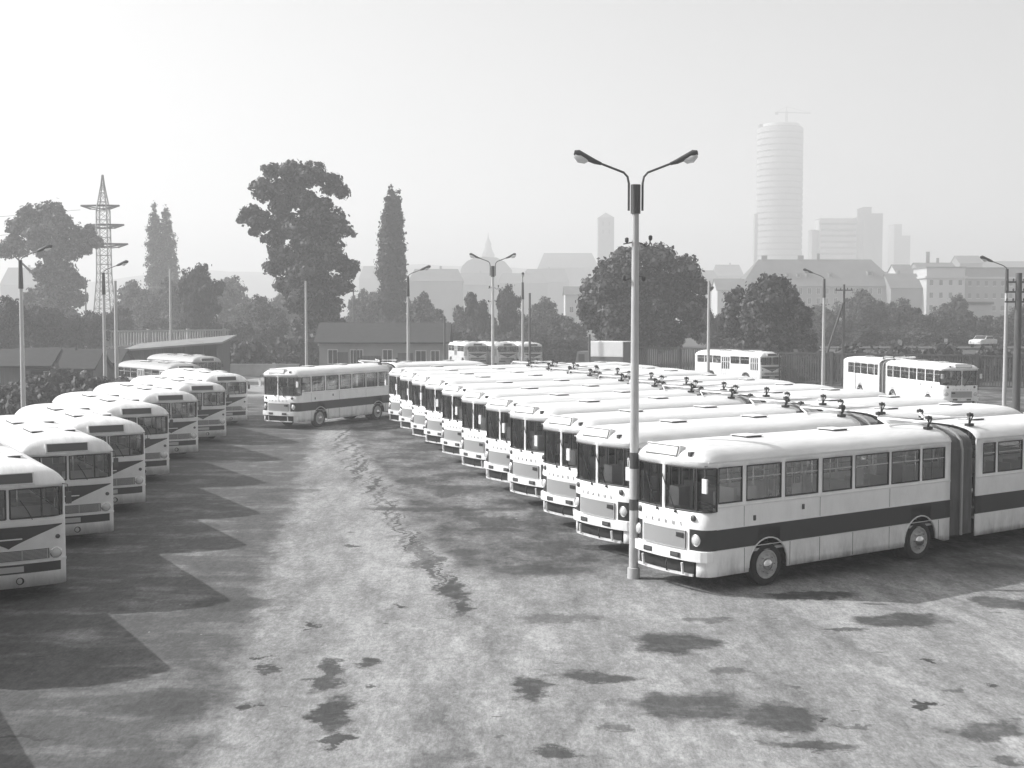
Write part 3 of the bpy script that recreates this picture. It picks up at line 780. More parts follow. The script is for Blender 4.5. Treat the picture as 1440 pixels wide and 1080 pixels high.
    # long low roof vents along each shoulder
    for x0, x1, y in ((-3.4,-1.9,.45),(-6.6,-5.1,.45),(-3.4,-1.9,-.45),(-6.6,-5.1,-.45)):
        b = MB(); b.box(x0,x1,y-.13,y+.13,3.02,3.095,1); b.box(x0-.04,x1+.04,y-.17,y+.17,3.105,3.125,0); b.build('roof_hatch',['roofw','black'],root,bevel=.008)
    b = MB(); b.tube([(-2.9-.0,-1.15,2.66),(-2.9,-1.0,2.86),(-2.9,-.75,2.995),(-2.9,-.4,3.08),(-2.9,0,3.10),(-2.9,.4,3.08),(-2.9,.75,2.995),(-2.9,1.0,2.86),(-2.9,1.15,2.66)],.012,5,0); b.build('roof_seam','lgrey',root)
    return root

# ------------------------------------------------------------------ place the buses
def heading(o, hx, hy): o.rotation_euler.z = atan2(hy, hx)
artic = build_artic()
ROW = [(549.5,578),(565,587.5),(581.7,597),(600.6,605.5),(623.4,619.5),(651,635),(686,652.5),(719,669.5),(766,695),(812,722.5)]
HD = Vector((-.8266,-.5627)); hL = Vector((-HD.y, HD.x))      # left of heading
used = False
spots = []
# nearest bus K: wheel solved from the photograph
W1 = Vector((5.84,28.4)); k0 = W1 + HD*2.08 - hL*1.21
spots.append((k0, 0))
for px, py in reversed(ROW):
    p = gp(px, py, .86); c = Vector((p.x, p.y))               # front right corner of the bumper (left as seen)
    spots.append((c + hL*1.17 + HD*.26, random.Random(int(px)).uniform(-.014,.014)))
names = ['nearest white articulated bus, showing its whole banded side behind the double lamp post',
 'second articulated bus of the row from the near end, headlight hidden by the lamp post',
 'third articulated bus of the row, counted from the nearest one',
 'fourth articulated bus of the row, counted from the nearest one',
 'fifth articulated bus of the row, counted from the nearest one',
 'middle articulated bus of the eleven standing in the row',
 'seventh articulated bus of the row, counted from the nearest one',
 'eighth articulated bus of the row, three places before its far end',
 'ninth articulated bus of the row, two places before the far end',
 'last but one articulated bus at the far end of the row',
 'farthest articulated bus of the row, beside the bus pulling across the yard']
for i, (c, da) in enumerate(spots):
    o = artic if i == 0 else copy_tree(artic)
    o.location = (c.x, c.y, 0); o.rotation_euler.z = atan2(HD.y, HD.x)+da
    tag(o, names[i], 'bus', 'white articulated buses in the row')

for x0, x1, z0, z1 in ((-1.72,-1.42,2.06,2.36),(-5.36,-5.05,2.08,2.50),(-3.2,-2.9,2.05,2.30)):
    MB().box(x0,x1,1.19,1.196,z0,z1).build('bright_spot_card','sign',artic)  # white cards added behind panes to imitate bright spots seen through the glass
# bent articulated bus crossing the yard
def bend(root, ang):
    """turn everything behind the joint about the joint centre"""
    T = Matrix.Translation((-(JF+JR)/2,0,0)) @ Matrix.Rotation(ang,4,'Z') @ Matrix.Translation(((JF+JR)/2,0,0))
    seen = {}
    def centre(o):
        c = [Vector(q) for q in o.bound_box]; return sum((q.x for q in c))/8
    for ch in list(root.children):
        if ch.type != 'MESH': continue
        b = ch.name.split('.')[0]
        if centre(ch) < -(JR-.05): ch.matrix_local = T
        if b == 'bellows':
            for q in [ch]+list(ch.children):
                me = q.data.copy(); q.data = me
                for v in me.vertices:
                    t = max(0, min(1, (-v.co.x-JF)/(JR-JF)))
                    R = Matrix.Translation((-(JF+JR)/2,0,0)) @ Matrix.Rotation(ang*t,4,'Z') @ Matrix.Translation(((JF+JR)/2,0,0))
                    v.co = R @ v.co
Lb = copy_tree([o_ for o_ in C.objects if o_.name == 'articulated_bus.001'][0]); hd = Vector((-.50,-.866)).normalized()
fr = gp(450, 600.6); fl = Vector((-hd.y, hd.x)); c = Vector((fr.x, fr.y)) + hd*2.08 - fl*1.21
Lb.location = (c.x, c.y, 0); heading(Lb, hd.x, hd.y); bend(Lb, radians(-24))
tag(Lb, 'articulated bus bent at its joint, crossing the yard beyond the end of the row', 'bus')
# articulated bus parked at the right, facing the camera
Nb = copy_tree([o_ for o_ in C.objects if o_.name == 'articulated_bus.001'][0]); p = yp(1353, 517, 80); Nb.location = (p.x, p.y, 0); heading(Nb, .13, -.99); Nb.scale = (1,-1,.93)
for ch in Nb.children:
    if ch.name.split('.')[0] in ('front_body','rear_body'): ch.data = ch.data.copy(); ch.data.materials[1] = M['white']
tag(Nb, 'articulated bus standing alone by the right fence, long side in sunlight', 'bus')

city = build_city()
HC = Vector((.51,-.86)).normalized()
LEFT = [(-10.1,17.0,None),(-9.75,22.2,None),(93,815,1),(160,744,2),(205,703,3),(238.5,663.5,4),(279,633,5),(318.5,611,6),(348,589.5,7)]
cl = ['city bus beyond the left edge, nearest the camera, known by its shadow',
 'city bus beyond the left edge whose pointed shadow reaches the bright concrete',
 'nearest city bus in view, cut off by the left edge, with round fog lamps',
 'second city bus of the left row, sunlight glowing through its windshield',
 'third city bus of the left row, counted from the left edge',
 'fourth city bus of the left row, middle of those in view',
 'fifth city bus of the left row, counted from the left edge',
 'sixth city bus of the left row, last but one with a lit roof',
 'farthest white-roofed city bus of the left row, facing the crossing bus']
cr = Vector((HC.y,-HC.x)); cleft = Vector((-HC.y,HC.x))
for i, (a, b_, k) in enumerate(LEFT):
    o = city if i == 0 else copy_tree(city)
    if k is None: c = Vector((a, b_))
    else: p = gp(a, b_, .34); c = Vector((p.x,p.y))
    c = c - cleft*1.20 + HC*.12           # the corner nearest the yard is the bus's left
    o.location = (c.x, c.y, 0); o.rotation_euler.z = atan2(HC.y, HC.x)+random.Random(i+5).uniform(-.012,.012)
    o.scale = (1,1,.955)
    tag(o, cl[i], 'bus', 'city buses parked along the left side')
# buses behind the shed, body and roof swapped to grey
for n_, (px, py, Y, hx, hy, lab) in enumerate([(262,503,84,.62,-.79,'dull grey bus roof just behind the farthest white-roofed bus of the left row'),(292,493,99,.62,-.79,'second dull grey bus, in front of the lean-to shed')]):
    o = copy_tree(city); p = yp(px, py, Y); o.location = (p.x,p.y,0); heading(o, hx, hy)
    tag(o, lab, 'bus')
    for ch in o.children:
        if ch.name.split('.')[0] == 'body':
            me = ch.data.copy(); ch.data = me; me.materials[2] = M['grey']; me.materials[0] = M['grey']
# solo bus at the back of the row with its door side lit
o = copy_tree(city); p = yp(1086, 500, 111); o.location = (p.x,p.y,0); heading(o, .50,-.87)
tag(o, 'city bus standing alone before the dark round tree, side in full sun', 'bus')
for ch in o.children:
    if ch.name.split('.')[0] == 'body':
        me = ch.data.copy(); ch.data = me; me.materials[0] = M['white']
for n_, (px, lab) in enumerate([(672,'leftmost of three distant city buses left of the middle lamp post'),(714,'middle one of three distant city buses, right of the middle lamp post'),(750,'rightmost of three distant city buses, in front of the thin poles')]):
    o = copy_tree(city); p = yp(px, 480, 150-n_*1); o.location = (p.x,p.y,0); heading(o, .34,-.94)
    tag(o, lab, 'bus', 'distant city buses side by side')

# box lorry at the back
def lorry():
    r = empty('box_lorry')
    b = MB().box(-6.0,-1.6,-1.15,1.15,2.05,3.35); b.build('box_body','box',r,bevel=.05)
    b = MB().box(-5.98,-1.62,-1.12,1.12,1.25,2.05); b.build('side_locker','van',r)
    b = MB().box(-6.05,-6.0,-1.1,1.1,1.3,3.3); b.build('rear_panel','van',r)
    b = MB(); b.prism([(-1.5,.6),(.45,.6),(.5,1.35),(.25,1.6),(.05,2.35),(-.2,2.5),(-1.5,2.5)], Matrix.Translation((0,1.05,0)) @ Matrix.Rotation(pi/2,4,'X'), 2.1); b.build('cab','van',r,bevel=.06)
    for s in (-1,1): b = MB().box(-.95,-.15,s*1.056-.006,s*1.056+.006,1.65,2.25); b.build('cab_window','pane',r)
    b = MB(); b.face([(.262,-.85,1.63),(.262,.85,1.63),(.07,.85,2.3),(.07,-.85,2.3)]); b.build('windshield','pane',r)
    b = MB().box(-6.0,.3,-.45,.45,.6,.9); b.box(-5.8,-1.6,-1.0,1.0,1.1,1.25); b.build('chassis','under',r)
    for x in (-.6,-4.6):
        for s in (-1,1): wheel(r, x, s*1.05, s, x < -2)
    for s in (-1,1): MB().lathe([(.1,0),(.09,.04),(0,.05)],12,0,Matrix.Translation((.5,s*.8,.95))@Matrix.Rotation(pi/2,4,'Y')).build('headlight','lens',r)
    return r
lo = lorry(); p = yp(840, 480, 116); lo.location = (p.x-1.2,p.y+3.2,0); lo.scale = (.8,1,1.12); heading(lo,-.86,.5)
tag(lo, 'white box lorry with dark end, behind the bus row and left of the tall lamp', 'lorry')

# small car on the raised road
def car():
    r = empty('parked_car')
    prof = [(-2.0,.45),(-2.05,.85),(-1.95,1.0),(-1.2,1.08),(-.85,1.42),(.35,1.45),(.85,1.05),(1.7,.95),(1.95,.8),(1.95,.45)]
    MB().prism(prof[::-1], Matrix.Translation((0,-.78,0)) @ Matrix.Rotation(pi/2,4,'X') @ Matrix.Scale(1,4), -1.56).build('body','lgrey',r,bevel=.05)
    for s in (-1,1): MB().box(-1.0,.6,s*.785-.006,s*.785+.006,1.08,1.36).build('side_window','pane',r)
    for x in (-1.25,1.2):
        for s in (-1,1): MB().lathe([(.2,-.15),(.3,-.16),(.3,0),(.18,.01),(0,.02)],16,0,Matrix.Translation((x,s*.76,.3))@Matrix.Rotation(-s*pi/2,4,'X')).build('wheel','tyre',r,40)
    for s in (-1,1): MB().lathe([(.12,0),(.1,.05),(0,.06)],12,0,Matrix.Translation((1.95,s*.55,.72))@Matrix.Rotation(pi/2,4,'Y')).build('headlight','lens',r)
    b = MB(); b.face([(.40,-.68,1.43),(.40,.68,1.43),(.87,.70,1.08),(.87,-.70,1.08)]); b.build('windshield','pane',r)
    return r

# ------------------------------------------------------------------ lamps and poles
def lamp_head(b, tip, back, r):
    """elongated luminaire from 'back' (arm end) to 'tip'"""
def double_lamp():
    r = empty('street_lamp')
    b = MB(); b.tube([(0,0,0),(0,0,.25),(0,0,.26),(0,0,3.0),(0,0,9.1)],[.15,.145,.112,.105,.078],14,0); 
    b.build('pole','conc',r,50)
    b = MB(); b.tube([(0,0,2.60),(0,0,2.98)],[.111,.108],14,1); b.tube([(0,0,1.62),(0,0,1.88)],[.115,.114],14,1); b.tube([(0,0,1.88),(0,0,2.60)],[.114,.111],14,0); b.build('painted_band',['plasterw','dark'],r,50)
    b = MB(); b.tube([(0,0,8.55),(0,0,9.22)],[.115,.115],12,0); b.build('collar','dark',r,50)
    for s in (-1,1):
        b = MB(); b.tube([(s*.16,0,8.62),(s*.16,0,9.25),(s*.19,0,9.40),(s*.28,0,9.50),(s*.85,0,9.72)],.026,8,0)
        a = b.build('arm','dark',r,60)
        b = MB(); b.tube([(s*.80,0,9.70),(s*.95,0,9.75),(s*1.34,0,9.94),(s*1.43,0,9.96)],[.035,.058,.088,.055],12,0)
        h = b.build('lamp_head','dark',a,50)
        MB().tube([(s*1.08,0,9.80),(s*1.18,0,9.78),(s*1.30,0,9.82),(s*1.41,0,9.90)],[.03,.08,.105,.055],12,0).build('diffuser','lampglass',h,60)
    b = MB(); b.tube([(-.28,0,7.85),(.0,0,7.9),(.16,0,7.86),(.26,0,7.78),(.34,0,7.86),(.34,0,7.95)],.016,6,0); b.tube([(-.24,0,7.0),(0,0,7.1),(.16,0,7.1),(.20,0,7.0)],.016,6,0)
    for x, z in ((-.26,7.02),(-.20,7.9),(.35,7.95),(.2,7.0)): b.lathe([(.02,0),(.045,.03),(.045,.1),(.02,.12)],8,0,Matrix.Translation((x,0,z-.02)))
    b.build('wire_bracket','dark',r)
    return r
dl = double_lamp(); p = gp(892.5, 806.5); dl.location = (2.87,29.25,0)
tag(dl, 'tall double-armed street lamp with banded pole, in front of the nearest bus', 'street lamp', 'double-armed street lamps')
o = copy_tree(dl); p = yp(693, 480, 77.5); o.location = (p.x,77.5,0)
tag(o, 'smaller-looking double-armed street lamp rising behind the far end of the bus row', 'street lamp', 'double-armed street lamps')
def single_lamp():
    r = empty('street_lamp')
    MB().tube([(0,0,0),(0,0,8.3)],[.13,.085],10,0).build('pole','conc',r,50)
    MB().tube([(0,0,7.5),(0,0,8.9)],[.12,.09],10,0).build('collar','dark',r,50)
    a = MB().tube([(0,0,8.8),(.05,0,8.98),(.25,0,9.12),(.95,0,9.38)],.028,6,0).build('arm','dark',r,60)
    h = MB().tube([(.85,0,9.34),(1.0,0,9.40),(1.5,0,9.60),(1.6,0,9.6)],[.045,.08,.11,.06],10,0).build('lamp_head','dark',a,50)
    MB().tube([(1.15,0,9.42),(1.3,0,9.42),(1.5,0,9.52)],[.04,.10,.06],10,0).build('diffuser','lampglass',h,60)
    return r
sl_ = single_lamp()
SG = [(31,62,1,'single-armed street lamp at the left edge, arm pointing right over the sheds'),
      (147,80,1,'single-armed street lamp standing just right of the lattice pylon'),
      (574,88,1,'single-armed street lamp in front of the long low house'),
      (735,104,-.05,'single-armed street lamp seen end-on behind three distant buses'),
      (1158,94,-1,'single-armed street lamp between the dark round tree and the stayed pole'),
      (1414,74,-1,'single-armed street lamp at the right edge, arm pointing left')]
for i, (px, Y, s, lab) in enumerate(SG):
    o = sl_ if i == 0 else copy_tree(sl_)
    p = yp(px, 480, Y); o.location = (p.x, Y, 0); o.rotation_euler.z = 0 if s == 1 else (pi if s == -1 else -pi/2)
    tag(o, lab, 'street lamp', 'single-armed street lamps')
CP = [(162,395,84,'plain concrete pole right beside the lamp by the pylon'),(239,378,120,'thin concrete pole before the twin-topped poplar'),(430,395,110,'plain concrete pole in front of the biggest tree'),(997,395,98,'plain concrete pole between the two dark trees behind the row')]
for i, (px, ty, Y, lab) in enumerate(CP):
    t = yp(px, ty, Y); o = MB().tube([(0,0,0),(0,0,t.z)],[.14,.09],10,0).build('concrete_pole','conc',None,50); o.location = (t.x,Y,0)
    tag(o, lab, 'pole', 'plain concrete poles')
def wood_pole(px, ty, Y, lab, brace=False, arms=0, r=.13):
    t = yp(px, ty, Y); root = empty('utility_pole', (t.x,Y,0)); h = t.z
    MB().tube([(0,0,0),(0,0,h)],[r,r*.75],8,0).build('pole','wood',root,50)
    if brace: MB().tube([(-2.3,0,0),(-.05,0,h*.82)],[r,r*.7],8,0).build('brace','wood',root,50)
    for k in range(arms):
        z = h-.5-k*.55; b = MB().box(-.75,.75,-.05,.05,z-.05,z+.05)
        a = b.build('crossarm','wood',root)
        for x in (-.65,-.3,.3,.65): MB().lathe([(.02,.05),(.05,.09),(.05,.16),(.03,.2),(0,.2)],8,0,Matrix.Translation((x,0,z))).build('insulator','dark',a)
    tag(root, lab, 'pole'); return root
wood_pole(1187,400,110,'dark wooden pole with a slanting stay, right of a street lamp',True,1)
wood_pole(1433,384,70,'thick dark wooden pole with crossarms at the right edge',False,3,.24)
wood_pole(745,412,118,'dark wooden pole beside the end-on street lamp')
wood_pole(625,445,120,'short dark pole at the right gable of the low house')
wood_pole(497,405,190,'thin far pole between the biggest tree and the tall poplar',arms=1)
wood_pole(120,390,180,'thin far pole under the left tree beside the pylon',arms=1)
wood_pole(829,470,112,'short dark post left of the white box lorry')

# lattice pylon
def pylon():
    Y = 205; t = yp(144,246,Y); r = empty('lattice_pylon',(t.x,Y,0)); h = t.z; sc = Y/F
    def hwid(z):
        f = z/h
        return 1.9*(1-f/.42)+.95*(f/.42) if f < .42 else (.95*(1-(f-.42)/.38)+.85*((f-.42)/.38) if f < .80 else max(.08,.85*(1-(f-.80)/.20)))
    b = MB(); zs = [h*k/20 for k in range(21)]
    for sx, sy in ((-1,-1),(1,-1),(1,1),(-1,1)):
        b.tube([(sx*hwid(z),sy*hwid(z),z) for z in zs],.10,4,0)
    cs = [(-1,-1),(1,-1),(1,1),(-1,1)]
    for z0, z1 in zip(zs[:-1], zs[1:]):
        for k in range(4):
            a, c = cs[k], cs[(k+1)%4]; w0, w1 = hwid(z0), hwid(z1)
            b.tube([(a[0]*w0,a[1]*w0,z0),(c[0]*w1,c[1]*w1,z1)],.038,4,0); b.tube([(c[0]*w0,c[1]*w0,z0),(a[0]*w1,a[1]*w1,z1)],.038,4,0)
            b.tube([(a[0]*w1,a[1]*w1,z1),(c[0]*w1,c[1]*w1,z1)],.05,4,0)
    b.build('lattice_mast','steel',r)
    for y_px, x0, x1 in ((289,113,167),(316,122,173),(343,106,178)):
        z = yp(144,y_px,Y).z; a = (x0-144)*sc; c = (x1-144)*sc; w = hwid(z)
        b = MB()
        for s in (-1,1):
            b.tube([(a,0,z),(0,s*w,z),(c,0,z)],.12,4,0); b.tube([(a,0,z+.05),(0,s*w,z-.6),(c,0,z+.05)],.08,4,0)
        ar = b.build('crossarm','dark',r)
        for x in (a,c):
            q = MB(); sg = -1 if x < 0 else 1
            q.tube([(x,0,z),(x-sg*1.6,0,z-.55)],.16,6,0); q.tube([(x-sg*1.6,0,z-.55),(x-sg*2.7,0,z-.65)],.10,6,0); q.build('insulator','dark',ar)
    tag(r,'tall lattice power pylon with three crossarms behind the left buses','pylon')
pylon()

for y_px, lab in ((289,'upper'),(316,'middle'),(343,'lowest')):
    a = yp(106 if y_px > 300 else 113, y_px, 205); q = [(a.x-k*9, 205+k*1.0, a.z-.7-4.2*sin(pi*k/20)) for k in range(21)]
    o = MB().tube(q,.028,4,0).build('overhead_wire','dark'); tag(o, f'{lab} overhead wire leaving the lattice pylon towards the left edge','wire')
# ------------------------------------------------------------------ buildings
def gable_house(name, x0, x1, y0, y1, ez, rz, wall='plaster', roof='tile', over=.4, label='', cat='house', wins=(), doors=(), chim=(), hip=0, rows=(), base_z=0, dorm=()):
    """ridge along x; front towards the camera at y0. wins = (x, z, w, h)"""
    r = empty(name, ((x0+x1)/2, y0, base_z)); cx = (x0+x1)/2; W = (x1-x0)/2; D = y1-y0
    b = MB(); ym = D/2
    b.box(-W,W,0,D,-.3,ez)
    if not hip:
        for s in (-W, W):
            q = [(s,0,ez),(s,D,ez),(s,ym,rz)]; b.face(q if s > 0 else q[::-1])
    b.build('wall', wall, r)
    sl = (rz-ez)/ym; o = over; th = .15
    rb = MB(); zo = ez-o*sl
    hp = hip*W if hip else -o
    A = [(-W-o*(1 if hip else 1),-o,zo),(W+o,-o,zo),(W-hp,ym,rz),(-W+hp,ym,rz)]
    B_ = [(W+o,D+o,zo),(-W-o,D+o,zo),(-W+hp,ym,rz),(W-hp,ym,rz)]
    for q in (A, B_):
        rb.face([(x,y,z+th) for x,y,z in q]); rb.face([(x,y,z) for x,y,z in q][::-1])
        for i in range(4):
            a, c = q[i], q[(i+1)%4]; rb.face([a, c, (c[0],c[1],c[2]+th), (a[0],a[1],a[2]+th)])
    if hip:
        for s in (-1,1):
            q = [(s*(W+o),-o*s*-1*-1 if False else (-o if s < 0 else -o),zo),(s*(W+o),D+o,zo),(s*(W-hp),ym,rz)]
            q = q if s > 0 else q[::-1]; rb.face([(x,y,z+th) for x,y,z in q]); rb.face(q[::-1])
    ro = rb.build('roof', roof, r)
    for x, w_, h_ in chim: MB().box(x-w_/2,x+w_/2,ym-.35,ym+.35,rz-1.0,rz+h_).build('chimney', wall, ro)
    for x, z, w_, h_ in dorm:
        y = (z-ez)/sl-.3; d_ = MB(); d_.box(x-w_/2,x+w_/2,y,y+2.5,z-.2,z+h_); MB.box(d_,x-w_/2-.15,x+w_/2+.15,y-.2,y+2.6,z+h_,z+h_+.18,1); MB.box(d_,x-w_*.3,x+w_*.3,y-.03,y-.003,z+.2,z+h_-.2,2)
        d_.build('dormer',[wall,roof,'pane'],ro)
    for x, z, w_, h_ in wins:
        f = MB(); f.box(x-w_/2-.1,x+w_/2+.1,-.06,-.004,z-.1,z+h_+.1,0); f.box(x-w_/2,x+w_/2,-.075,-.062,z,z+h_,1)
        f.box(x-.03,x+.03,-.09,-.077,z,z+h_,0); f.build('window',['winframe','pane'],r)
    for x, w_, h_ in doors:
        f = MB(); f.box(x-w_/2,x+w_/2,-.06,-.004,0,h_); f.box(x+w_*.3,x+w_*.36,-.11,-.06,h_*.45,h_*.5); f.build('door','shed',r)
    tag(r, label, cat); return r
# long low house behind the crossing bus
a = yp(449,500,132); b_ = yp(626,500,132); W = (b_.x-a.x)/2
sc = 132/F
def hx(px): return (px-(449+626)/2)*sc
gable_house('low_house', a.x, b_.x, 132, 139, 3.45, 5.25, label='long low house with dark tiled roof, doors and windows behind the crossing bus', over=.5,
    wins=[(hx(468),1.1,.9,1.4),(hx(497),1.1,.55,1.4),(hx(506),1.1,.55,1.4),(hx(545),1.1,.9,1.4),(hx(592),1.2,1.0,1.2),(hx(612),1.2,.8,1.2)],
    doors=[(hx(482),1.1,2.3),(hx(521),2.2,1.9),(hx(570),1.6,2.2)])
# lean-to shed on the left
def lean_to():
    Y = 112; p = yp(243,500,Y); r = empty('open_shed',(p.x,Y,0))
    W = 4.0; z0, z1 = 3.1, 3.9
    b = MB(); b.box(-W,-W+.15,0,5,0,z0-.1); b.box(-W,-.9,-.0,.12,0,z0); b.box(W-.15,W,0,5,0,z1-.1); b.box(-W,W,4.85,5,0,3.6); b.build('wall','shed',r)
    b = MB(); q = [(-W-.4,-.8,z0-.15),(W+.6,-.8,z1-.25),(W+.6,5.3,z1+.30),(-W-.4,5.3,z0+.30)]
    b.face([(x,y,z+.16) for x,y,z in q]); b.face(q[::-1])
    for i in range(4):
        c, d_ = q[i], q[(i+1)%4]; b.face([c,d_,(d_[0],d_[1],d_[2]+.16),(c[0],c[1],c[2]+.16)])
    b.build('roof','felt',r)
    for x in (-.9,1.0,2.7): MB().box(x-.08,x+.08,0,.16,0,z0+(x+W)/(2*W)*(z1-z0)-.02).build('post','wood',r)
    tag(r,'open lean-to shed with pale sloping roof behind the left buses','shed')
lean_to()
# garden sheds on the left
for i, (px, Y, W, D, ez, rz, lab) in enumerate([(14,96,3.0,4,2.3,3.4,'grey garden shed at the left edge behind the nearest left buses'),(52,100,2.2,4,2.2,3.4,'dark garden shed right of the left-edge street lamp'),
        (86,96,2.4,4,2.1,3.3,'low dark shed between lamp and pylon'),(122,104,2.6,4,2.2,3.2,'small shed half hidden behind the left bus roofs'),(200,118,2.2,3,2.2,3.0,'tiny shed left of the open lean-to')]):
    p = yp(px,500,Y); gable_house('garden_shed',p.x-W,p.x+W,Y,Y+D,ez,rz,wall='shed',roof='tile',over=.25,label=lab,cat='shed',wins=[(-W*.4,1.1,.6,.7)],doors=[(W*.4,.9,1.9)])
# railing walls and fences
def rail_fence(name, x0, x1, Y, z0, z1, n, mat_, label, cat, bar=.12, top=.25, Y1=None):
    r = empty(name, (x0, Y, 0)); Y1 = Y if Y1 is None else Y1
    ang = atan2(Y1-Y, x1-x0); r.rotation_euler.z = ang; L_ = sqrt((x1-x0)**2+(Y1-Y)**2)
    b = MB(); b.box(0,L_,-.12,.12,z1-top,z1); b.box(0,L_,-.1,.1,z0,z0+top); b.build('rail',mat_,r)
    b = MB(); st = L_/n
    rr = random.Random(n)
    for k in range(n):
        x = st*(k+.5); w_ = bar*rr.uniform(.8,1.2); b.box(x-w_/2,x+w_/2,-.05,.05,z0+top,z1-top)
    o = b.build('infill_bars',mat_,r)
    k = 0
    while k*6 <= L_: MB().box(k*6-.14,k*6+.14,-.15,.15,0,z1+.12).build('post',mat_,r); k += 1
    tag(r,label,cat); return r
p0 = yp(150,470,150); p1 = yp(322,470,165)
rail_fence('balustrade',p0.x,p1.x,150,2.3,4.35,46,'rail','pale railing along the raised road behind the lean-to shed','railing',.22,.22,165)
p0 = yp(1075,490,112); p1 = yp(1520,490,100)
rail_fence('picket_fence',p0.x,p1.x,112,.25,2.9,120,'fence','dark slatted fence along the right side behind the buses','fence',.13,.14,100)
p0 = yp(885,485,128); p1 = yp(1075,488,118)
rail_fence('picket_fence',p0.x,p1.x,128,.25,3.0,60,'fence','dark slatted fence running behind the row, left of the dark round tree','fence',.13,.14,118)
# gate by the exit road
def gate(px0, px1, Y, lab, z=1.5):
    a = yp(px0,500,Y); c = yp(px1,500,Y); r = empty('barrier_gate',(a.x,Y,0)); W = c.x-a.x
    MB().box(-.12,.12,-.12,.12,0,z+.5).build('post','plasterw',r); MB().box(W-.1,W+.1,-.1,.1,0,z+.2).build('post','dark',r)
    b = MB(); b.tube([(0,0,z),(W,0,z)],.05,6,0); b.tube([(0,0,z*.5),(W,0,z*.5)],.03,6,0)
    for k in range(1,10): b.tube([(W*k/10,0,.2),(W*k/10,0,z)],.02,5,0)
    b.build('boom','steel',r); tag(r,lab,'gate')
gate(385,440,110,'low wire gate with one white post behind the crossing bus')
p0 = yp(318,497,125); p1 = yp(420,497,125)
b = MB().box(0,p1.x-p0.x,-.1,.1,0,1.2); b.box(-.05,p1.x-p0.x+.05,-.16,.16,1.2,1.32); o = b.build('boundary_wall','rail'); o.location = (p0.x,125,0); tag(o,'low pale wall beside the exit road behind the crossing bus','wall')
# roads
b = MB(); 
pts = [(-30,95),(-24,120),(-34,160)]
b.face([(-32,95,.004),(-19,95,.004),(-24,150,.004),(-33,150,.004)]); o = b.build('exit_road', mat('exit_road_surface',.30,.9,var=.2,scale=1)); tag(o,'pale exit road leading out of the yard','road',kind='structure')
# embankments
def mound(name, x0, x1, y0, y1, h, label, seed=1):
    b = MB(); nx, ny = 40, 14
    def P(i,j):
        u, v = i/nx, j/ny; x = x0+(x1-x0)*u; y = y0+(y1-y0)*v
        e = min(1, v/.35)*min(1,(1-v)/.1+.0001)*min(1,u/.12)*min(1,(1-u)/.12)
        e = e*e*(3-2*e)
        return (x, y, -.05+e*h*(1+.12*mnoise.noise((x*.15,y*.15,seed))))
    for i in range(nx):
        for j in range(ny): b.face([P(i,j),P(i+1,j),P(i+1,j+1),P(i,j+1)])
    o = b.build(name,'grass',None,60,merge=True); tag(o,label,'embankment',kind='structure'); return o
mound('embankment',-90,-22,112,220,1.9,'grassy embankment with the raised road behind the left buses',3)
mound('embankment',14,160,130,260,2.2,'grassy bank carrying the road behind the right fence',5)
cr_ = car(); p = yp(1382,487,152); cr_.location = (p.x,152,2.25); cr_.rotation_euler.z = radians(-140)
MBr = MB().box(14,150,148,157,2.15,2.28); o = MBr.build('raised_road', mat('raised_road_surface',.06,.9,var=.2,scale=1)); tag(o,'raised road behind the right fence','road',kind='structure')
tag(cr_,'small pale car on the raised road near the right edge','car')

# big hipped-roof building
sc = 430/F
def big_building():
    Y = 430; a = yp(1044,400,Y); c = yp(1262,400,Y); W = (c.x-a.x)/2; ez = yp(0,400,Y).z; rz = yp(0,364,Y).z
    X = lambda px: (px-1153)*sc
    ws = []
    for z in (ez-3.2, ez-6.6, ez-10):
        k = 0; x = -W+2
        while x < W-1: ws.append((x,z,1.1,1.9)); x += 3.0
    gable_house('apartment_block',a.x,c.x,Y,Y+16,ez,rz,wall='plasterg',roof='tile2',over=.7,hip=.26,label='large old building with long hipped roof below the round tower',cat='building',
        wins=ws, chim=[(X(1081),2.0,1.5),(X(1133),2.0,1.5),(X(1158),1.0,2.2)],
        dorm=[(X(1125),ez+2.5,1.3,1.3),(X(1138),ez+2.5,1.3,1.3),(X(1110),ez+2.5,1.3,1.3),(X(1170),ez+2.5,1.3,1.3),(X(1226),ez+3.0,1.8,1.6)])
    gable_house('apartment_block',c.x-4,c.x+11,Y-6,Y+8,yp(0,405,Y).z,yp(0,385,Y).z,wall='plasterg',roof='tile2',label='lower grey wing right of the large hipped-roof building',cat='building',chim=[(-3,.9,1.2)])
    gable_house('apartment_block',a.x-9,a.x+3,Y-3,Y+10,yp(0,408,Y).z,yp(0,392,Y).z,wall='plasterw',roof='tile2',label='small white-walled house behind the dark round tree',cat='building',wins=[(-2,8,1,1.5),(2,8,1,1.5)])
big_building()
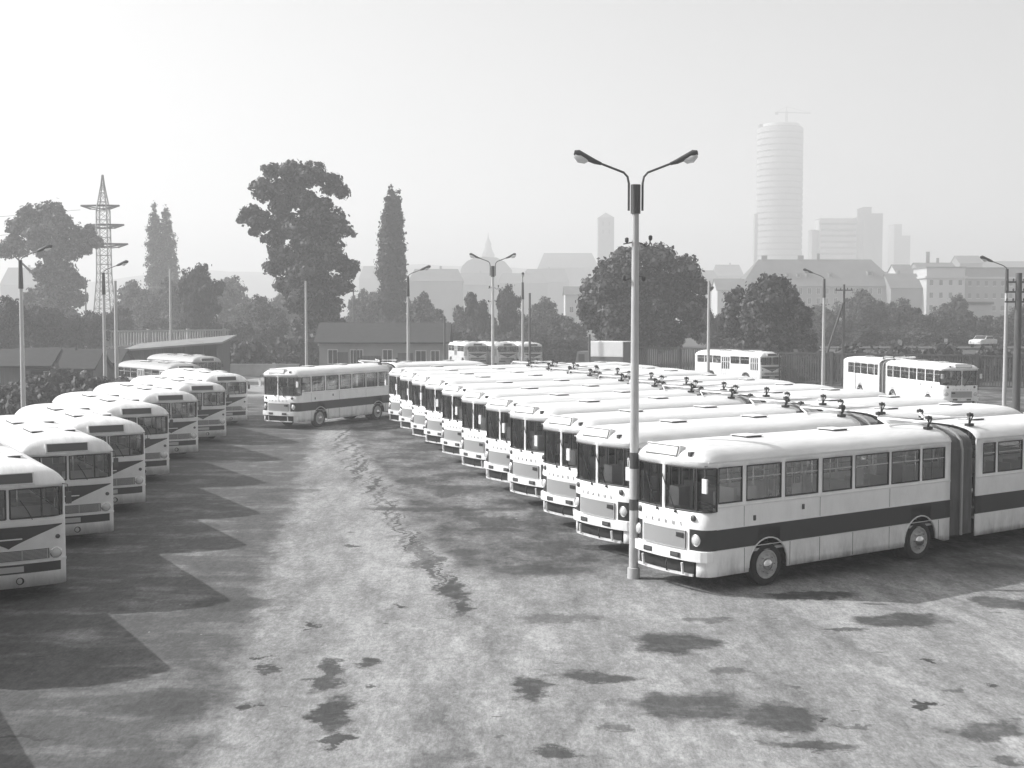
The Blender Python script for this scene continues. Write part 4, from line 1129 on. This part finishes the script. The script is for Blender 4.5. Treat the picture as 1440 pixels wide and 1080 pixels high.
def flat_block(name, px0, px1, py_top, Y, D, wall, label, bands=None, win=None, rot=0, cornice=None, split=None, base=0):
    a = yp(px0,400,Y); c = yp(px1,400,Y); h = yp(0,py_top,Y).z; W = (c.x-a.x)/2; r = empty(name,((a.x+c.x)/2,Y,base),rot)
    MB().box(-W,W,0,D,-1,h).build('wall',wall,r)
    MB().box(-W-.25,W+.25,-.25,D+.25,h,h+.5).build('roof','tile2',r)
    if cornice:
        z = h-cornice; MB().box(-W-.6,W+.6,-.6,D+.6,z,z+.7).build('cornice','plasterw',r)
    if bands:
        n, gap = bands; st = (h-2)/n
        for k in range(n): MB().box(-W+.6,W-.6,-.12,-.01,2+k*st,2+k*st+st*gap).build('window_band','pane',r)
    if win:
        nx, nz, ww, wh = win
        for j in range(nz):
            for i in range(nx):
                x = -W+(i+.5)*2*W/nx; z = h-1.5-(j+1)*4.2
                f = MB(); f.box(x-ww/2,x+ww/2,-.1,-.01,z,z+wh,1); f.box(x-ww/2-.15,x+ww/2+.15,-.2,-.102,z-.2,z,0); f.build('window',['winframe','pane'],r)
    tag(r,label,'building'); return r
flat_block('villa_block',1303,1357,377,420,14,'plasterw','pale palace-like building with dark cornice shadow at the right skyline',win=(4,3,1.1,1.7),cornice=3.4)
gable_house('gable_house',yp(1266,380,460).x,yp(1290,380,460).x,460,480,yp(0,392,460).z,yp(0,371,460).z,wall='plasterw',roof='tile2',label='white gable wall left of the pale palace-like building',cat='building')
flat_block('villa_wing',1358,1462,378,424,12,'plasterg','grey wing right of the pale palace-like building',win=(9,3,1.0,1.6),cornice=3.4)
flat_block('flat_roof_house',1361,1396,428,240,8,'plasterw','low white flat-roofed house among trees at the right')
gable_house('apartment_block',yp(1292,370,500).x,yp(1345,370,500).x,500,512,yp(0,378,500).z,yp(0,369,500).z,wall='plasterg',roof='tile2',label='dark roof just behind the pale palace-like building',cat='building',chim=[(-2,1.4,4.5),(2,1,2)])
gable_house('apartment_block',yp(1350,360,640).x,yp(1382,360,640).x,640,654,yp(0,370,640).z,yp(0,359,640).z,wall='plasterg',roof='tile2',label='raised grey roof above the grey wing at the right',cat='building')
gable_house('apartment_block',yp(1384,360,780).x,yp(1475,360,780).x,780,794,yp(0,376,780).z,yp(0,367,780).z,wall='plasterg',roof='tile2',label='faint long roof at the right edge of the skyline',cat='building')
# round tower
def tower():
    Y = 1050; p = yp(1096,300,Y); r = empty('round_tower',(p.x,Y,0)); R = 18.9; h = yp(0,180,Y).z
    MB().lathe([(R-.8,-1),(R-.8,h-3),(R-1.2,h)],40,0).build('core_wall','stone',r,30)
    n = 32; st = h/n
    for k in range(n):
        z = k*st+st*.1; MB().lathe([(R-.7,z),(R,z),(R,z+st*.74),(R-.7,z+st*.74)],40,0).build('floor_band','plasterm',r,30)
    MB().box(-R-2.2,-R+3,-3,3,0,h*.56).build('service_shaft','plasterg',r)
    MB().lathe([(R-3,h),(R-3,h+2.5),(R-5,h+3)],24,0).build('roof_drum','plasterw',r,30)
    MB().box(-R+1,-R+9,-4,4,h-2,h+2.6).build('roof_scaffold','wood',r)
    tag(r,'tall round white tower block under construction, fading in the haze','tower')
    c = empty('tower_crane',(p.x+5.0,Y,h+2.0))
    b = MB(); H_ = 12
    for sx in (-.6,.6):
        for sy in (-.6,.6): b.tube([(sx,sy,-2),(sx,sy,H_)],.16,4,0)
    for k in range(7): b.tube([(-.6,-.6,k*2-2),(.6,-.6,k*2)],.12,4,0); b.tube([(.6,-.6,k*2-2),(-.6,-.6,k*2)],.12,4,0)
    b.build('mast','dark',c)
    b = MB(); b.tube([(-9,0,H_-1),(20,0,H_-1.8)],.35,4,0); b.tube([(0,0,H_+3.5),(20,0,H_-1.6)],.1,4,0); b.tube([(0,0,H_+3.5),(-9,0,H_-1)],.1,4,0); b.tube([(0,0,H_),(0,0,H_+3.5)],.25,4,0); b.build('jib','dark',c)
    MB().box(-9.5,-7,-.8,.8,H_-3,H_-1).build('counterweight','dark',c)
    tag(c,'construction crane on top of the round tower','crane')
tower()
flat_block('office_block',1152,1204,308,1060,16,'plasterw','white office block with window bands right of the round tower',bands=(17,.36))
flat_block('office_block',1205,1214,306,1058,16,'plasterw','narrow white stair tower joined to the banded office block')
flat_block('office_block',1141,1151,324,1064,14,'plasterg','slim grey shaft left of the banded office block')
flat_block('slab_tower',1213,1224,292,1040,20,'plasterg','taller grey slab right of the white office block')
flat_block('slab_tower',1224,1240,301,1044,20,'plasterg','lower grey slab stepping down from the taller one')
flat_block('slab_tower',1256,1267,316,1300,20,'plasterg','faint far slab tower behind the city roofs')
flat_block('slab_tower',1267,1279,332,1300,20,'plasterg','faint lower far block beside the far slab tower')
# churches and roofs in the haze
def church():
    Y = 950; p = yp(852.5,330,Y); r = empty('church_tower',(p.x,Y,0)); w_ = 11*Y/F; h = yp(0,306,Y).z; t = yp(0,298,Y).z
    MB().box(-w_,w_,0,2*w_,-1,h).build('shaft','stone',r)
    b = MB(); q = [(-w_-.3,-.3,h),(w_+.3,-.3,h),(w_+.3,2*w_+.3,h),(-w_-.3,2*w_+.3,h)]; ap = (0,w_,t)
    for i in range(4): b.face([q[i],q[(i+1)%4],ap])
    b.build('roof','tile2',r)
    for z in (h-6,h-12):
        for x in (-w_*.4,w_*.4): MB().box(x-.6,x+.6,-.1,-.01,z,z+3).build('belfry_opening','pane',r)
    tag(r,'square brick church tower with low pointed roof in the haze','tower')
church()
gable_house('church_nave',yp(757,380,940).x,yp(842,380,940).x,940,965,yp(0,376,940).z,yp(0,355,940).z,wall='stone',roof='tile2',over=.3,label='big hazy church roof left of the square brick tower',cat='church',hip=.2)
gable_house('town_house',yp(795,400,360).x,yp(832,400,360).x,360,370,yp(0,414,360).z,yp(0,403,360).z,wall='plasterw',roof='tile2',label='white-walled house left of the big round bush-like tree',cat='house',wins=[(-2,7,1,1.5),(2,7,1,1.5)])
def spire():
    Y = 1150; p = yp(686.5,360,Y); r = empty('baroque_spire',(p.x,Y,0)); s = Y/F; Z = lambda y: yp(0,y,Y).z
    MB().lathe([(7*s,-1),(7*s,Z(362)),(9*s,Z(361)),(9*s,Z(358)),(6*s,Z(352)),(4.5*s,Z(347)),(4.5*s,Z(343)),(2*s,Z(337)),(.7*s,Z(333)),(.2*s,Z(327)),(0,Z(326))],10,0).build('spire','stone',r)
    tag(r,'slender baroque church spire in the haze behind the middle lamp','tower')
spire()
def dome():
    Y = 850; p = yp(690,380,Y); r = empty('domed_hall',(p.x,Y,0)); s = Y/F; Z = lambda y: yp(0,y,Y).z
    b = MB(); prof = [(-42,Z(380)),(-40,Z(374)),(-33,Z(367)),(-22,Z(362)),(-10,Z(361)),(8,Z(362)),(20,Z(368)),(30,Z(380))]
    b.prism([(x*s,z) for x,z in [(30,0)]+prof[::-1]+[(-42,0)]][::-1], Matrix.Translation((0,14,0))@Matrix.Rotation(pi/2,4,'X'), 14); b.build('vaulted_roof','tile2',r)
    tag(r,'large round-backed hall roof in the haze behind the middle lamp','building')
dome()
HB = [(575,650,378,395,560,'steep dark roof right of the tall poplar'),(640,700,384,400,680,'long hazy roof left of the middle lamp'),(700,770,384,398,700,'long hazy roof right of the middle lamp'),(505,560,374,392,850,'faint far roof beside the tall poplar'),
      (735,800,378,396,760,'hazy roof below the church roof'),(960,1010,380,392,760,'faint roof right of the big round tree'),(1004,1045,372,386,900,'very faint far roof left of the round tower'),(1235,1268,382,398,520,'small dark roof between hipped building and white gable'),(0,60,376,400,650,'faint roof behind the big left tree')]
for x0, x1, ry, ey, Y, lab in HB:
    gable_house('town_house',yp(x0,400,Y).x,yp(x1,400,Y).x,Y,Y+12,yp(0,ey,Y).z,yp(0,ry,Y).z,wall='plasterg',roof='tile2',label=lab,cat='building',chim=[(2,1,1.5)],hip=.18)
# far hills
def hill(x0, x1, Y, h, seed, lab):
    b = MB(); nx = 60; ny = 8
    def P(i,j):
        u, v = i/nx, j/ny; x = x0+(x1-x0)*u; y = Y+350*v
        e = sin(pi*u)**.6*sin(pi*v*.98+.02) if 0 < u < 1 else 0
        return (x,y,-1+max(0,e)*h*(1+.3*mnoise.noise((x*.004,seed,0))+.05*mnoise.noise((x*.03,seed,v))))
    for i in range(nx):
        for j in range(ny): b.face([P(i,j),P(i+1,j),P(i+1,j+1),P(i,j+1)])
    o = b.build('hill','grass',None,60,merge=True); tag(o,lab,'hill',kind='structure')
hill(-700,500,1250,62,2,'low wooded hill behind the city')
hill(100,1200,1500,50,7,'far hill on the right skyline')

# ------------------------------------------------------------------ trees
def leaf_cloud(b, blobs, n, size, rng, mis=(0,1,2), hollow=.35):
    tot = sum(r[3]*r[3] if len(r) == 4 else r[3]*r[5] for r in blobs)
    for bl in blobs:
        if len(bl) == 4: x, y, z, rx = bl; ry = rz = rx
        else: x, y, z, rx, ry, rz = bl
        k = int(n*(rx*rz)/tot); tone = rng.choice(mis)
        # sub-clumps
        ncl = max(4, int(k/34)); cl = []
        for _ in range(ncl):
            while True:
                u = Vector((rng.gauss(0,1), rng.gauss(0,1), rng.gauss(0,1)))
                if u.length > .01: break
            u.normalize(); rad = rng.uniform(hollow,1.02)**.6
            cl.append((Vector((x+u.x*rx*rad, y+u.y*ry*rad, z+u.z*rz*rad)), rng.uniform(.5,1.0)*max(.35, min(rx,rz)*.30), rng.choice(mis) if rng.random() < .75 else tone))
        for i in range(k):
            c, cr, t = cl[i % ncl]
            if rng.random() < .6: p = c + Vector((rng.gauss(0,.7), rng.gauss(0,.7), rng.gauss(0,.55)))*cr
            else:
                u = Vector((rng.gauss(0,1), rng.gauss(0,1), rng.gauss(0,1))).normalized()*(rng.random()**.4)*rng.uniform(.9,1.18)
                p = Vector((x+u.x*rx, y+u.y*ry, z+u.z*rz)); t = rng.choice(mis)
            s = size*rng.uniform(.7,1.5)
            ow = (p-c).normalized() + .5*(p-Vector((x,y,z))).normalized() if (p-c).length > .001 else Vector((0,0,1))
            n1 = (ow*1.3 + Vector((rng.gauss(0,.55), rng.gauss(0,.55), rng.gauss(0,.55)+.25))).normalized()
            a = n1.cross(Vector((rng.uniform(-1,1),rng.uniform(-1,1),rng.uniform(-1,1)))).normalized(); d_ = n1.cross(a)
            b.face([p-a*s*.5, p-d_*s*.36+a*.05*s, p+a*s*.5, p+d_*s*.36], t)
def make_tree(name, blobs, trunk_h, tr, n, size, seed, leaf=('leafd','leafm','leafm'), limbs=6):
    rng = random.Random(seed); r = empty(name)
    top = max(bb[2] for bb in blobs)
    t = MB(); t.tube([(0,0,-.1),(0,0,.5),(.05*tr,0,trunk_h*.5),(.3*tr,.1*tr,trunk_h),(.2*tr,0,top*.9)],[tr*1.35,tr,tr*.85,tr*.6,tr*.12],9,0)
    bs = sorted(blobs, key=lambda q: -q[3])[:limbs*2]; rng.shuffle(bs)
    for bb in bs[:limbs+2]:
        z0 = min(trunk_h*rng.uniform(.6,1.15), bb[2]-.3); tgt = Vector(bb[:3])
        st = Vector((.2*tr,0,z0)); mid = st.lerp(tgt,.5)+Vector((rng.uniform(-.4,.4),rng.uniform(-.4,.4),-.06*(tgt-st).length))
        t.tube([st,mid,tgt],[tr*.42,tr*.28,tr*.08],6,0)
        for _ in range(3):
            e = tgt+Vector((rng.uniform(-1,1),rng.uniform(-1,1),rng.uniform(-.4,1)))*bb[3]*.8; t.tube([mid.lerp(tgt,.5),e],[tr*.14,tr*.03],4,0)
    t.build('trunk','bark',r,60)
    b = MB(); leaf_cloud(b, blobs, n, size, rng); b.build('crown',list(leaf),r)
    return r
def round_blobs(W, H0, H1, seed, k=22, low=True):
    rng = random.Random(seed); out = []
    cz = (H0+H1)/2; hz_ = (H1-H0)/2
    for i in range(k):
        a = rng.uniform(0,2*pi); e = rng.uniform(-.85,.95); f = sqrt(max(0,1-e*e*.9))
        rad = W*f*rng.uniform(.35,.80); rr = W*rng.uniform(.22,.40)
        out.append((rad*cos(a), rad*sin(a), cz+e*hz_*.82, rr, rr, rr*rng.uniform(.7,1)))
    out.append((0,0,cz,W*.55,W*.55,hz_*.6)); return out
def poplar_blobs(W, Hh, seed, base=.08, k=34):
    rng = random.Random(seed); out = []
    for i in range(k):
        f = i/(k-1); z = Hh*(base+(1-base)*f*.97); env = W*(min(1,(f+.12)*3.2))*(1-f**4.5)**.7+.3
        a = rng.uniform(0,2*pi); rad = env*rng.uniform(0,.22); rr = max(.5,env*rng.uniform(.82,1.0))
        out.append((rad*cos(a),rad*sin(a),z,rr,rr,Hh/k*2.4))
    return out
def sil_tree(name, Y, pxc, pts, n, size, seed, label, leaf, trunk_top, tr, depth=.8, limbs=9):
    """crown lobes given as (px, py, radius in px) on the tree's own distance"""
    rng = random.Random(seed); s = Y/F; base = yp(pxc,480,Y); out = []
    for px, py, rp in pts:
        p = yp(px,py,Y); R_ = rp*s
        out.append((p.x-base.x, rng.uniform(-1,1)*R_*depth, p.z, R_, R_*1.1, R_*.85))
        out.append((p.x-base.x+rng.uniform(-.5,.5)*R_, rng.choice((-1,1))*R_*1.1, p.z-.2*R_, R_*.7, R_*.7, R_*.6))
    r = make_tree(name, out, yp(0,trunk_top,Y).z, tr, n, size, seed, leaf, limbs); r.location = (base.x,Y,0)
    tag(r,label,'tree'); return r
sil_tree('broadleaf_tree',150,428,[(412,262,18),(395,290,16),(410,322,16),(455,288,14),(388,262,12),(462,330,16),(385,350,10),(440,300,18),(425,325,20),(445,350,24),(420,380,26),(430,412,28),(385,240,13),(410,240,18),(440,245,20),(465,258,18),(484,272,10),(372,268,18),(400,275,22),(430,280,18),(352,298,14),(342,308,8),(370,310,18),(400,315,22),(385,335,14),(360,325,9),(440,310,24),(468,312,22),(485,325,10),(455,340,24),(425,345,18),(400,362,20),(382,378,12),(440,372,26),(470,365,20),(490,378,16),(480,400,18),(455,405,24),(425,400,22),(400,400,14),(440,432,26),(470,430,14),(415,430,12),(460,455,22),(430,460,20),(480,458,12)],
    48000,.46,11,'largest broadleaf tree on the skyline, uneven crown, behind the low house',('leafd','leafl','leafm'),340,.75)
sil_tree('broadleaf_tree',190,72,[(70,300,20),(45,303,16),(25,318,16),(8,350,16),(20,340,14),(55,325,18),(85,318,22),(105,335,20),(125,325,10),(135,340,10),(60,345,18),(85,352,20),(30,352,9),(100,355,14),(125,352,6),(85,380,20),(65,385,18),(100,395,14),(80,412,26),(55,420,20),(110,420,14),(70,445,28),(100,450,22)],
    34000,.50,12,'spreading pale-looking tree at the left edge behind the pylon',('leafm','leafm','leafl'),360,.7)
sil_tree('broadleaf_tree',128,905,[(905,360,20),(880,365,20),(930,362,22),(858,382,22),(960,378,22),(978,400,18),(985,425,12),(840,405,22),(828,425,16),(870,400,28),(905,395,30),(940,405,30),(965,430,24),(850,435,26),(885,435,30),(920,440,30),(835,450,16),(860,462,26),(895,470,28),(935,468,28),(970,460,18),(820,440,8)],
    44000,.40,13,'big rounded tree right behind the tall banded lamp post',('leafd','leafm','leafl'),440,.5)
sil_tree('broadleaf_tree',124,1080,[(1080,400,15),(1098,398,10),(1064,410,13),(1040,410,8),(1028,418,8),(1110,415,14),(1085,425,22),(1055,430,18),(1035,432,13),(1022,445,10),(1110,435,20),(1130,440,10),(1125,455,16),(1060,455,24),(1095,460,26),(1030,462,14),(1130,475,18),(1080,485,26),(1050,485,22),(1110,492,24),(1140,495,12),(1025,485,12)],
    40000,.36,14,'dark round tree behind the lone sunlit bus',('leafd','leafm','leafl'),450,.45)
# tall poplar and twin poplar
def place_poplar(px, ty, Y, Wp, n, seed, label, leaf):
    t = yp(px,ty,Y); r = make_tree('poplar_tree', poplar_blobs(Wp*Y/F,t.z,seed), t.z*.5, .35, n, .45, seed, leaf, 5); r.location = (t.x,Y,0); tag(r,label,'tree'); return r
place_poplar(549,270,200,17,20000,31,'tall columnar poplar right of the biggest tree',('leafm','leafd','leafm'))
place_poplar(559,273,203,10,8000,36,'slim second stem of poplar close beside the tall columnar one',('leafm','leafm','leafd'))
place_poplar(217,290,270,14,11000,32,'left-hand one of the pair of faint poplars',('leafm','leafl','leafm'))
place_poplar(233,291,270,14,11000,33,'right-hand one of the pair of faint poplars',('leafm','leafl','leafm'))
place_poplar(246,358,262,5,2500,34,'small pointed poplar beside the faint pair',('leafm','leafl','leafm'))
# prototypes for the wooded background
PR = [make_tree('background_tree', round_blobs(4.5,1.2,10,s), 3.5, .28, 13000, .42, s, lf, 5) for s, lf in ((41,('leafd','leafm','leafm')),(42,('leafm','leafm','leafl')),(43,('leafd','leafd','leafm')),(44,('leafm','leafl','leafm')))]
BGT = [(10,418,30,135,2),(-30,425,40,135,0),(52,430,30,140,2),(92,428,30,145,0),(128,438,26,150,2),(165,425,26,165,0),(190,398,34,225,1),(215,405,34,215,3),(245,395,32,210,1),(283,374,36,165,2),(318,392,36,230,1),(345,410,34,215,3),(372,418,32,180,1),(395,402,34,240,3),(330,440,28,170,3),(385,448,26,160,1),
 (505,398,22,230,3),(525,412,26,215,1),(552,440,26,190,0),(585,402,22,205,3),(600,420,26,195,1),(628,442,22,190,3),(650,432,20,190,1),(672,405,20,178,0),(690,440,20,200,3),(716,402,20,180,2),(740,430,22,190,3),(765,420,26,200,1),(785,440,26,170,0),(805,448,24,165,1),
 (1000,428,24,165,0),(1150,430,30,205,1),(1180,438,26,190,0),(1205,410,34,200,1),(1232,418,34,190,0),(1256,412,32,215,3),(1280,425,34,185,0),(1312,430,34,190,3),(1340,418,30,200,1),(1370,432,34,185,0),(1400,440,30,190,3),(1428,432,34,180,1),(1455,425,36,180,0),
 (1170,462,24,170,2),(1215,455,30,165,0),(1260,458,30,168,3),(1300,462,30,165,1),(1350,462,30,165,0),(1395,466,26,168,3),(1440,462,30,160,2),(1020,465,24,150,2),(795,468,24,150,0),(760,470,24,155,2),(720,468,24,170,1),(680,466,24,172,0),(640,468,20,160,2),
 (215,448,28,175,2),(250,452,28,185,1),(150,452,24,175,3),(300,450,28,180,1)]
def where(px, ty, Y):
    side = 'left' if px < 480 else ('middle' if px < 860 else 'right')
    near = {'left':[(0,'left frame edge'),(144,'pylon'),(225,'pair of faint poplars'),(320,'end of the pale railing'),(425,'biggest tree')],
            'middle':[(500,'biggest tree'),(550,'tall poplar'),(625,'gable of the low house'),(693,'middle double lamp'),(745,'thin dark pole'),(815,'church tower')],
            'right':[(997,'plain pole behind the row'),(1080,'dark round tree'),(1187,'stayed wooden pole'),(1245,'hipped roof building'),(1330,'pale palace-like building'),(1414,'lamp at the right edge')]}[side]
    return min(near, key=lambda q: abs(q[0]-px))
cnt = {}
seq = ['first','second','third','fourth','fifth','sixth','seventh','eighth','ninth','tenth','eleventh','twelfth']
BGT.sort(key=lambda q: q[0])
firstuse = set()
for px, ty, hwp, Y, k in BGT:
    if k in firstuse: o = copy_tree(PR[k])
    else: o = PR[k]; firstuse.add(k)
    t = yp(px,ty,Y); s = t.z/10.3; wx = hwp*Y/F/4.6
    o.location = (t.x,Y,0); o.rotation_euler.z = random.Random(px*7+Y).uniform(0,6.28)
    o.scale = (wx*1.08, wx*1.08, s)
    q, nm = where(px,ty,Y); cnt[nm] = cnt.get(nm,0)+1
    tone = ['mid-grey','pale','dark','light-leaved'][k]
    tag(o, f"{tone} bushy tree, {seq[cnt[nm]-1]} from left of those near the {nm}", 'tree', 'trees beyond the yard')
# hedge bushes: low shrubs near fences
def make_bush(seed, leaf):
    rng = random.Random(seed); bl = [(rng.uniform(-1.2,1.2),rng.uniform(-.6,.6),rng.uniform(.4,1.3),rng.uniform(.5,.8)) for _ in range(9)]
    r = empty('shrub'); b = MB(); leaf_cloud(b, bl, 900, .32, rng); b.build('foliage',list(leaf),r)
    t = MB()
    for _ in range(5): t.tube([(0,0,0),(rng.uniform(-1,1),rng.uniform(-.4,.4),1.2)],[.05,.02],5,0)
    t.build('stem','bark',r); return r
BP = [make_bush(71,('leafd','leafm','leafm')), make_bush(72,('leafm','leafl','leafm'))]
BU = []
rb = random.Random(4)
for px in range(-10,185,15): BU.append((px+rb.uniform(-4,4),rb.uniform(76,108),rb.uniform(.6,1.0),'left sheds')); BU.append((px+7,rb.uniform(72,90),rb.uniform(.8,1.15),'left sheds'))
for px in range(330,450,17): BU.append((px,rb.uniform(128,145),rb.uniform(1.2,1.8),'exit road wall'))
for px in range(640,880,20): BU.append((px,rb.uniform(158,172),rb.uniform(1.4,2.0),'three distant buses'))
for px in range(1090,1450,16): BU.append((px+rb.uniform(-4,4),rb.uniform(113,119),rb.uniform(1.0,1.6),'right slatted fence'))
cb = {}
for i, (px, Y, s, nm) in enumerate(BU):
    o = BP[i] if i < 2 else copy_tree(BP[i % 2])
    p = yp(px,500,Y); o.location = (p.x,Y,0); o.rotation_euler.z = rb.uniform(0,6); o.scale = (s,s,s*rb.uniform(.8,1.3))
    tag(o, f"low rough shrub in the undergrowth near the {nm}", 'shrub', f'shrubs near the {nm}')
